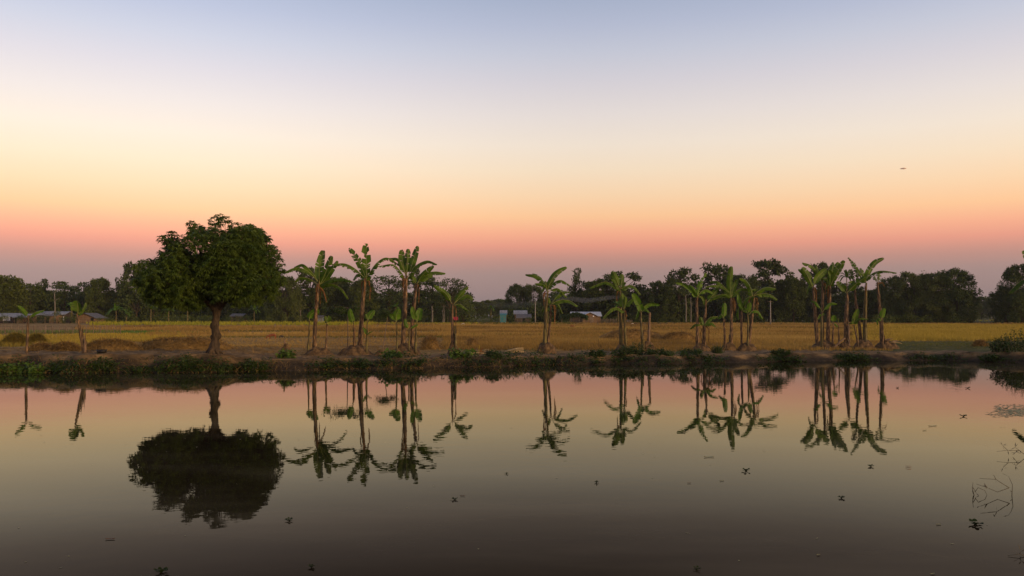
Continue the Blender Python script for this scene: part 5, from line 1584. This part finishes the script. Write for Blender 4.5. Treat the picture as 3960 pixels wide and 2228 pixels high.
# yellowing seedling
c = at(*fp('B', 1225, 1345), 54.4); c.z = gh(c.x, c.y)
r = empty('seedling', c)
for i, (ax, az, L, m_) in enumerate(((-1, .35, .9, 'weed_light'), (-.8, .7, .7, 'weed_light'), (.7, .9, .6, 'dry_leaf'), (1, .4, .5, 'dry_leaf'), (.2, 1, .7, 'straw_yellow'))):
    mb = MB(); d = Vector((ax, random.uniform(-.4, .4), az)).normalized()
    P = spline([(0, 0, 0), d * L * .5 + Vector((0, 0, .08)), d * L], 8); V, F = [], []
    for k, p in enumerate(P):
        w = .1 * math.sin(math.pi * (k + .4) / 8)
        V += [tuple(p + Vector((0, -w * .6, w))), tuple(p), tuple(p + Vector((0, w * .6, -w)))]
    for k in range(7):
        q = k * 3
        F += [(q, q + 1, q + 4, q + 3), (q + 1, q + 2, q + 5, q + 4)]
    mb.add(V, F, 0, True); mb.build('leaf', M[m_], r)
tag(r, 'seedling with green and orange leaves on the bank right of the lone slender banana', 'seedling')


# ------------------------------------------------------------------ floating plants and twigs
def hyacinth(dx, dy, wpx, label):
    p = on(dx * K, dy * K, 0)
    s = wpx * K * p.y / FPX / 2
    r = empty('water_hyacinth', (p.x, p.y, 0), random.uniform(0, 6))
    nl = random.randint(6, 8)
    mb = MB()
    for k in range(nl):
        a = k * 6.283 / nl + random.uniform(-.25, .25)
        L = s * random.uniform(.8, 1.15); up = random.uniform(.08, .6)
        d = Vector((math.cos(a), math.sin(a), up)).normalized()
        sd = Vector((-math.sin(a), math.cos(a), 0))
        m = d * L * .45; V = [tuple(m + Vector((0, 0, .01)))]
        for i in range(10):
            t = 2 * math.pi * i / 10
            V.append(tuple(d * (L * .72 - L * .3 * math.cos(t)) + sd * (L * .3 * math.sin(t)) + Vector((0, 0, .012 + .05 * L * math.cos(2 * t)))))
        c0 = len(V); V.append(tuple(d * L * .72 + Vector((0, 0, .005))))
        F = [(c0, 1 + i, 1 + (i + 1) % 10) for i in range(10)]
        mb.add(V, F, 0, True)
        mb.tube([(0, 0, -.01), tuple(d * L * .25 + Vector((0, 0, .015))), tuple(d * L * .45 + Vector((0, 0, .012)))], [L * .05, L * .07, L * .03], 5)
    mb.build('leaves', M['float_leaf'], r)
    tag(r, label, 'water plant', 'water hyacinths floating on the pond')


for dx, dy, w, lab in ((728, 1310, 21, 'floating water hyacinth right of the mango tree reflection'), (1143, 1257, 19, 'floating water hyacinth beside a brown leaf, below the lone banana reflection'),
                       (1274, 1192, 11, 'smallest floating water hyacinth near the middle of the pond'), (1500, 1214, 13, 'small floating water hyacinth below the reflections of the banana pair'),
                       (1876, 1185, 23, 'full six-leafed floating water hyacinth below the spike-leafed banana reflection'), (2190, 1174, 18, 'floating water hyacinth just below the right banana cluster reflection'),
                       (2116, 1253, 19, 'floating water hyacinth in the right half, midway to the bottom'), (2452, 1319, 40, 'largest floating water hyacinth, at the lower right'),
                       (2423, 1048, 19, 'floating water hyacinth left of the duckweed patch'), (2434, 977, 13, 'tiny far water hyacinth left of the right-hand bush reflection'),
                       (2257, 976, 9, 'speck of water hyacinth by the rightmost trunk reflection'), (405, 1440, 38, 'water hyacinth cut by the bottom edge at left'),
                       (784, 1427, 19, 'dim water hyacinth near the bottom edge, left of centre'), (1752, 1433, 20, 'dark water hyacinth at the bottom edge, right of centre')):
    hyacinth(dx, dy, w, lab)


def float_leaf(dx, dy, wpx, label, rz=0.0, m_='brown_leaf', cat='leaf'):
    p = on(dx * K, dy * K, 0); s = wpx * K * p.y / FPX / 2
    mb = MB(); V, F = [], []
    for k in range(9):
        u = -1 + k / 4; w = .32 * (1 - u * u) ** .7 + .01
        V += [(u * s, -w * s, .012 + .12 * s * u * u), (u * s, 0, .006 + .06 * s * u * u), (u * s, w * s, .012 + .12 * s * u * u)]
    for k in range(8):
        a = k * 3
        F += [(a, a + 1, a + 4, a + 3), (a + 1, a + 2, a + 5, a + 4)]
    mb.add(V, F, 0, True)
    tag(mb.build('fallen_leaf', M[m_], None, (p.x, p.y, 0), rz), label, cat, 'dead leaves floating on the pond')


float_leaf(277, 1357, 22, 'brown curled leaf floating at the lower left', .2)
float_leaf(1163, 1248, 12, 'small brown leaf floating beside a water hyacinth', -.1)
float_leaf(2665 / K + 0, 1870 / K, 9, 'dull leaf floating below the right-hand hyacinths, left one', .1)
float_leaf(1783, 1150, 26, 'pale flat leaf floating below the spike-leafed banana reflection', .05, 'scum')
float_leaf(2345, 1072, 22, 'pale flat leaf floating left of the duckweed patch', .1, 'scum')
float_leaf(2325, 1083, 12, 'small pale leaf floating under the larger pale one', .3, 'scum')
float_leaf(1815, 1210, 12, 'thin pale leaf floating left of the six-leafed hyacinth', .3, 'scum')
float_leaf(2360, 1320, 14, 'faint leaf floating left of the largest hyacinth', .2, 'scum')
float_leaf(2058, 1397, 12, 'faint leaf floating near the bottom, right of centre', .4, 'scum')
float_leaf(2345, 1445, 16, 'pale curled leaf at the bottom edge on the right', .4, 'scum')

mb = MB(); B = []
for k in range(620):
    a = random.uniform(0, 6.28); r = random.random() ** .7 * (1 + .25 * math.sin(3 * a + 1))
    p = on((2560 + math.cos(a) * r * 78) * K, (1034 + math.sin(a) * r * 15) * K, 0)
    B.append((p.x, p.y, .004 + .004 * random.random()))
B = np.array(B); n = len(B)
d = rng.normal(size=(n, 3)); d[:, 2] = .0
leaf_quads(mb, B, d, rng.uniform(.06, .17, n), rng.uniform(.05, .13, n), flat=.03)
tag(mb.build('duckweed', M['scum']), 'patch of pale duckweed floating at the right edge of the pond', 'duckweed', None, 'stuff')

mb = MB(); n = 420
x = rng.uniform(-26, 30, n); y = rng.uniform(9, 44, n)
d = rng.normal(size=(n, 3)); d[:, 2] = 0
leaf_quads(mb, np.stack([x, y, np.full(n, .005)], -1), d, rng.uniform(.02, .09, n), rng.uniform(.015, .04, n), flat=.03)
tag(mb.build('floating_debris', M['scum']), 'scattered specks of plant debris floating all over the pond', 'debris', None, 'stuff')

FR['W'] = (2640, 1400, 1.75)


def twig(strokes, wy, label, leafs=0):
    """bare branching stems standing in the water; wy = where they meet the water"""
    p0 = on(*fp('W', *wy), 0)
    r = empty('dead_twig', p0)
    mb = MB()
    dy = random.uniform(-.25, .25)
    for st_ in strokes:
        P = []
        for i, (x, y) in enumerate(st_):
            q = at(*fp('W', x, y), p0.y)
            P.append(q - p0)
        mb.tube(P, np.linspace(.0065, .003, len(P)), 5)
        for k in range(leafs):
            b = P[random.randint(1, len(P) - 1)]
            leaf_quads(mb, np.array([list(b)]), rng.normal(size=(1, 3)), .12, .02)
    mb.build('stems', M['twig'], r)
    tag(r, label, 'twig', 'dead twigs sticking out of the pond')


twig([[(2228, 905), (2232, 830), (2206, 775)], [(2210, 852), (2120, 795), (2010, 788)], [(2120, 795), (2105, 765)], [(2210, 852), (2130, 880), (2060, 850), (1988, 826)], [(2060, 850), (2040, 820)], [(2230, 880), (2215, 870)]],
     (2228, 905), 'bare branching twig bent over the water at the lower right', 1)
twig([[(1972, 900), (1960, 855), (1965, 815)], [(1965, 850), (1985, 885)], [(1978, 880), (2000, 850), (2045, 870), (2062, 905)]], (1972, 900), 'thin twig with a curled tip left of the branching twig', 1)
twig([[(2330, 640), (2280, 600), (2200, 598), (2125, 606)], [(2200, 598), (2165, 565)], [(2280, 600), (2250, 578)], [(2260, 598), (2255, 610)]], (2330, 640), 'leafy twig reaching in from the right edge of the pond', 5)
twig([[(2330, 1315), (2280, 1300), (2200, 1310)], [(2280, 1300), (2290, 1285)]], (2330, 1315), 'low dark twig at the right edge near the bottom', 2)

# ------------------------------------------------------------------ small evening cloud
cl = at(2272 * K, 424 * K, 1600)
mb = MB(); V, F = [], []
for i in range(9):
    for k in range(16):
        th = math.pi * i / 8; ph = 2 * math.pi * k / 16
        v = Vector((math.sin(th) * math.cos(ph), math.sin(th) * math.sin(ph), math.cos(th)))
        e = 1 + .4 * mnoise.noise(v * 2)
        V.append((v.x * 6 * e, v.y * 4 * e, v.z * 1.3 * e))
for i in range(8):
    for k in range(16):
        a, b = i * 16 + k, i * 16 + (k + 1) % 16
        F.append((a, b, b + 16, a + 16))
mb.add(V, F, 0, True)
tag(mb.build('cloud', M['cloud'], None, cl), 'tiny pinkish wisp of cloud alone in the sky at the upper right', 'cloud')

# ------------------------------------------------------------------ smoke and haze
def volume_box(name, c, size, color, dens, noise=False, label=None):
    mb = MB(); mb.box(c, size)
    m, nt, N, L = nodes_of(name + '_air')
    out = N.new('ShaderNodeOutputMaterial'); vp = N.new('ShaderNodeVolumePrincipled')
    vp.inputs['Color'].default_value = (*color, 1); vp.inputs['Density'].default_value = dens
    vp.inputs['Anisotropy'].default_value = .0
    L.new(vp.outputs['Volume'], out.inputs['Volume'])
    o = mb.build(name, m)
    tag(o, label, name if label else None, None, 'stuff')
    return o


HAZE = 1
HAZE_D = .0001
if HAZE:
    volume_box('haze', (0, 470, 24), (1960, 1060, 53), (.78, .80, .86), HAZE_D, False, 'thin evening haze lying over the whole field')

# smoke drifting before the treeline
def smoke(fr, x0, x1, ym, Y, th, dens, label):
    a = at(*fp(fr, x0, ym), Y); b = at(*fp(fr, x1, ym), Y)
    mb = MB(); V, F = [], []
    n, m_ = 26, 12
    for i in range(n + 1):
        u = i / n
        x = a.x + (b.x - a.x) * u
        rr = th * (math.sin(math.pi * u) ** .7 + .02) * (1 + .3 * mnoise.noise(Vector((u * 6, Y, 1))))
        zc = a.z + .7 * mnoise.noise(Vector((u * 3, 4, Y))) + .6 * u
        for k in range(m_):
            t = 2 * math.pi * k / m_
            V.append((x, Y + 3.0 * rr * math.cos(t), zc + rr * math.sin(t)))
    for i in range(n):
        for k in range(m_):
            p, q = i * m_ + k, i * m_ + (k + 1) % m_
            F.append((p, q, q + m_, p + m_))
    F.append(tuple(range(m_))[::-1]); F.append(tuple(n * m_ + k for k in range(m_)))
    mb.add(V, F, 0, True)
    m, nt, N, L = nodes_of('smoke_air')
    out = N.new('ShaderNodeOutputMaterial'); vp = N.new('ShaderNodeVolumePrincipled')
    vp.inputs['Color'].default_value = (.8, .84, .9, 1); vp.inputs['Density'].default_value = dens
    L.new(vp.outputs['Volume'], out.inputs['Volume'])
    tag(mb.build('smoke', m), label, 'smoke', None, 'stuff')


smoke('Y', 520, 1420, 462, 236, .8, .026, 'thin layer of blue smoke hanging before the trees above the house')
smoke('Y', -150, 560, 522, 240, 1.1, .007, 'faint smoke veil over the huts by the concrete pole')

# ------------------------------------------------------------------ sky and sun
SUN_EL, SUN_AZ = 7.0, 128.0     # behind the camera on its right (azimuth clockwise from the view)
w = bpy.data.worlds.new('World'); sc.world = w; w.use_nodes = True
N, L = w.node_tree.nodes, w.node_tree.links
N.clear()
out = N.new('ShaderNodeOutputWorld'); bg = N.new('ShaderNodeBackground')
tc = N.new('ShaderNodeTexCoord'); sp = N.new('ShaderNodeSeparateXYZ')
L.new(tc.outputs['Generated'], sp.inputs['Vector'])
asn = N.new('ShaderNodeMath'); asn.operation = 'ARCSINE'; L.new(sp.outputs['Z'], asn.inputs[0])
mr = N.new('ShaderNodeMapRange'); mr.inputs['From Min'].default_value = 0; mr.inputs['From Max'].default_value = R(90)
L.new(asn.outputs[0], mr.inputs['Value'])
rp = N.new('ShaderNodeValToRGB')


def lin(c):
    return tuple(((v / 255) / 12.92 if v / 255 <= .04045 else ((v / 255 + .055) / 1.055) ** 2.4) for v in c)


SKY = [(0, (130, 118, 120)), (1.6, (152, 129, 126)), (3.0, (166, 138, 132)), (4.0, (194, 144, 131)), (4.9, (230, 156, 134)), (5.8, (247, 175, 141)), (7.0, (253, 200, 152)), (8.5, (250, 214, 174)),
       (10.2, (246, 223, 194)), (12, (241, 226, 209)), (14, (230, 220, 215)), (16.2, (214, 209, 215)), (18.2, (197, 200, 214)), (20, (181, 188, 209)), (22, (165, 176, 200)), (30, (124, 136, 168)), (50, (88, 100, 132)), (90, (62, 74, 104))]
el = rp.color_ramp.elements
for i, (e, c) in enumerate(SKY):
    if i < 2: x = el[i]; x.position = e / 90
    else: x = el.new(e / 90)
for i, (e, c) in enumerate(SKY):
    el[i].position = e / 90; el[i].color = (*lin(c), 1)
L.new(mr.outputs['Result'], rp.inputs['Fac'])
# the glow is a little stronger to the left of the view than straight ahead
azr = N.new('ShaderNodeMapRange'); azr.interpolation_type = 'SMOOTHSTEP'
azr.inputs['From Min'].default_value = .12; azr.inputs['From Max'].default_value = -.42; azr.inputs['To Min'].default_value = 1.0; azr.inputs['To Max'].default_value = 1.2
L.new(sp.outputs['X'], azr.inputs['Value'])
azs = N.new('ShaderNodeMapRange'); azs.interpolation_type = 'SMOOTHSTEP'
azs.inputs['From Min'].default_value = .1; azs.inputs['From Max'].default_value = .7; azs.inputs['To Min'].default_value = 1.0; azs.inputs['To Max'].default_value = 1.06
L.new(sp.outputs['X'], azs.inputs['Value'])
azm = N.new('ShaderNodeMath'); azm.operation = 'MULTIPLY'
L.new(azr.outputs['Result'], azm.inputs[0]); L.new(azs.outputs['Result'], azm.inputs[1])
vsc = N.new('ShaderNodeVectorMath'); vsc.operation = 'SCALE'
L.new(rp.outputs['Color'], vsc.inputs[0]); L.new(azm.outputs[0], vsc.inputs['Scale'])
# afterglow round the sunken sun, behind the camera
sd = Vector((math.sin(R(SUN_AZ)) * math.cos(R(SUN_EL)), math.cos(R(SUN_AZ)) * math.cos(R(SUN_EL)), math.sin(R(SUN_EL))))
dt = N.new('ShaderNodeVectorMath'); dt.operation = 'DOT_PRODUCT'
L.new(tc.outputs['Generated'], dt.inputs[0]); dt.inputs[1].default_value = sd
gm = N.new('ShaderNodeMapRange'); gm.inputs['From Min'].default_value = .55; gm.inputs['From Max'].default_value = 1
L.new(dt.outputs['Value'], gm.inputs['Value'])
pw = N.new('ShaderNodeMath'); pw.operation = 'POWER'; pw.inputs[1].default_value = 2.5; L.new(gm.outputs['Result'], pw.inputs[0])
gl = N.new('ShaderNodeMix'); gl.data_type = 'RGBA'; gl.blend_type = 'ADD'; gl.clamp_factor = False
L.new(pw.outputs[0], gl.inputs['Factor']); L.new(vsc.outputs['Vector'], gl.inputs['A']); gl.inputs['B'].default_value = (1.6, .85, .35, 1)
L.new(gl.outputs['Result'], bg.inputs['Color']); bg.inputs['Strength'].default_value = 1.0
L.new(bg.outputs['Background'], out.inputs['Surface'])

sl = bpy.data.lights.new('sun', 'SUN'); sl.energy = 1.7; sl.angle = R(5); sl.color = (1, .68, .36)
so = bpy.data.objects.new('sun', sl); col.objects.link(so)
so.rotation_euler = (-sd).to_track_quat('-Z', 'Y').to_euler()
so.location = (40, -40, 60)

sc.view_settings.view_transform = 'Standard'
sc.view_settings.look = 'None'
sc.view_settings.exposure = 0
sc.view_settings.gamma = 1
sc.cycles.use_denoising = True
sc.cycles.max_bounces = 6
sc.cycles.volume_bounces = 0
sc.cycles.transparent_max_bounces = 8
sc.cycles.caustics_reflective = False
sc.cycles.caustics_refractive = False
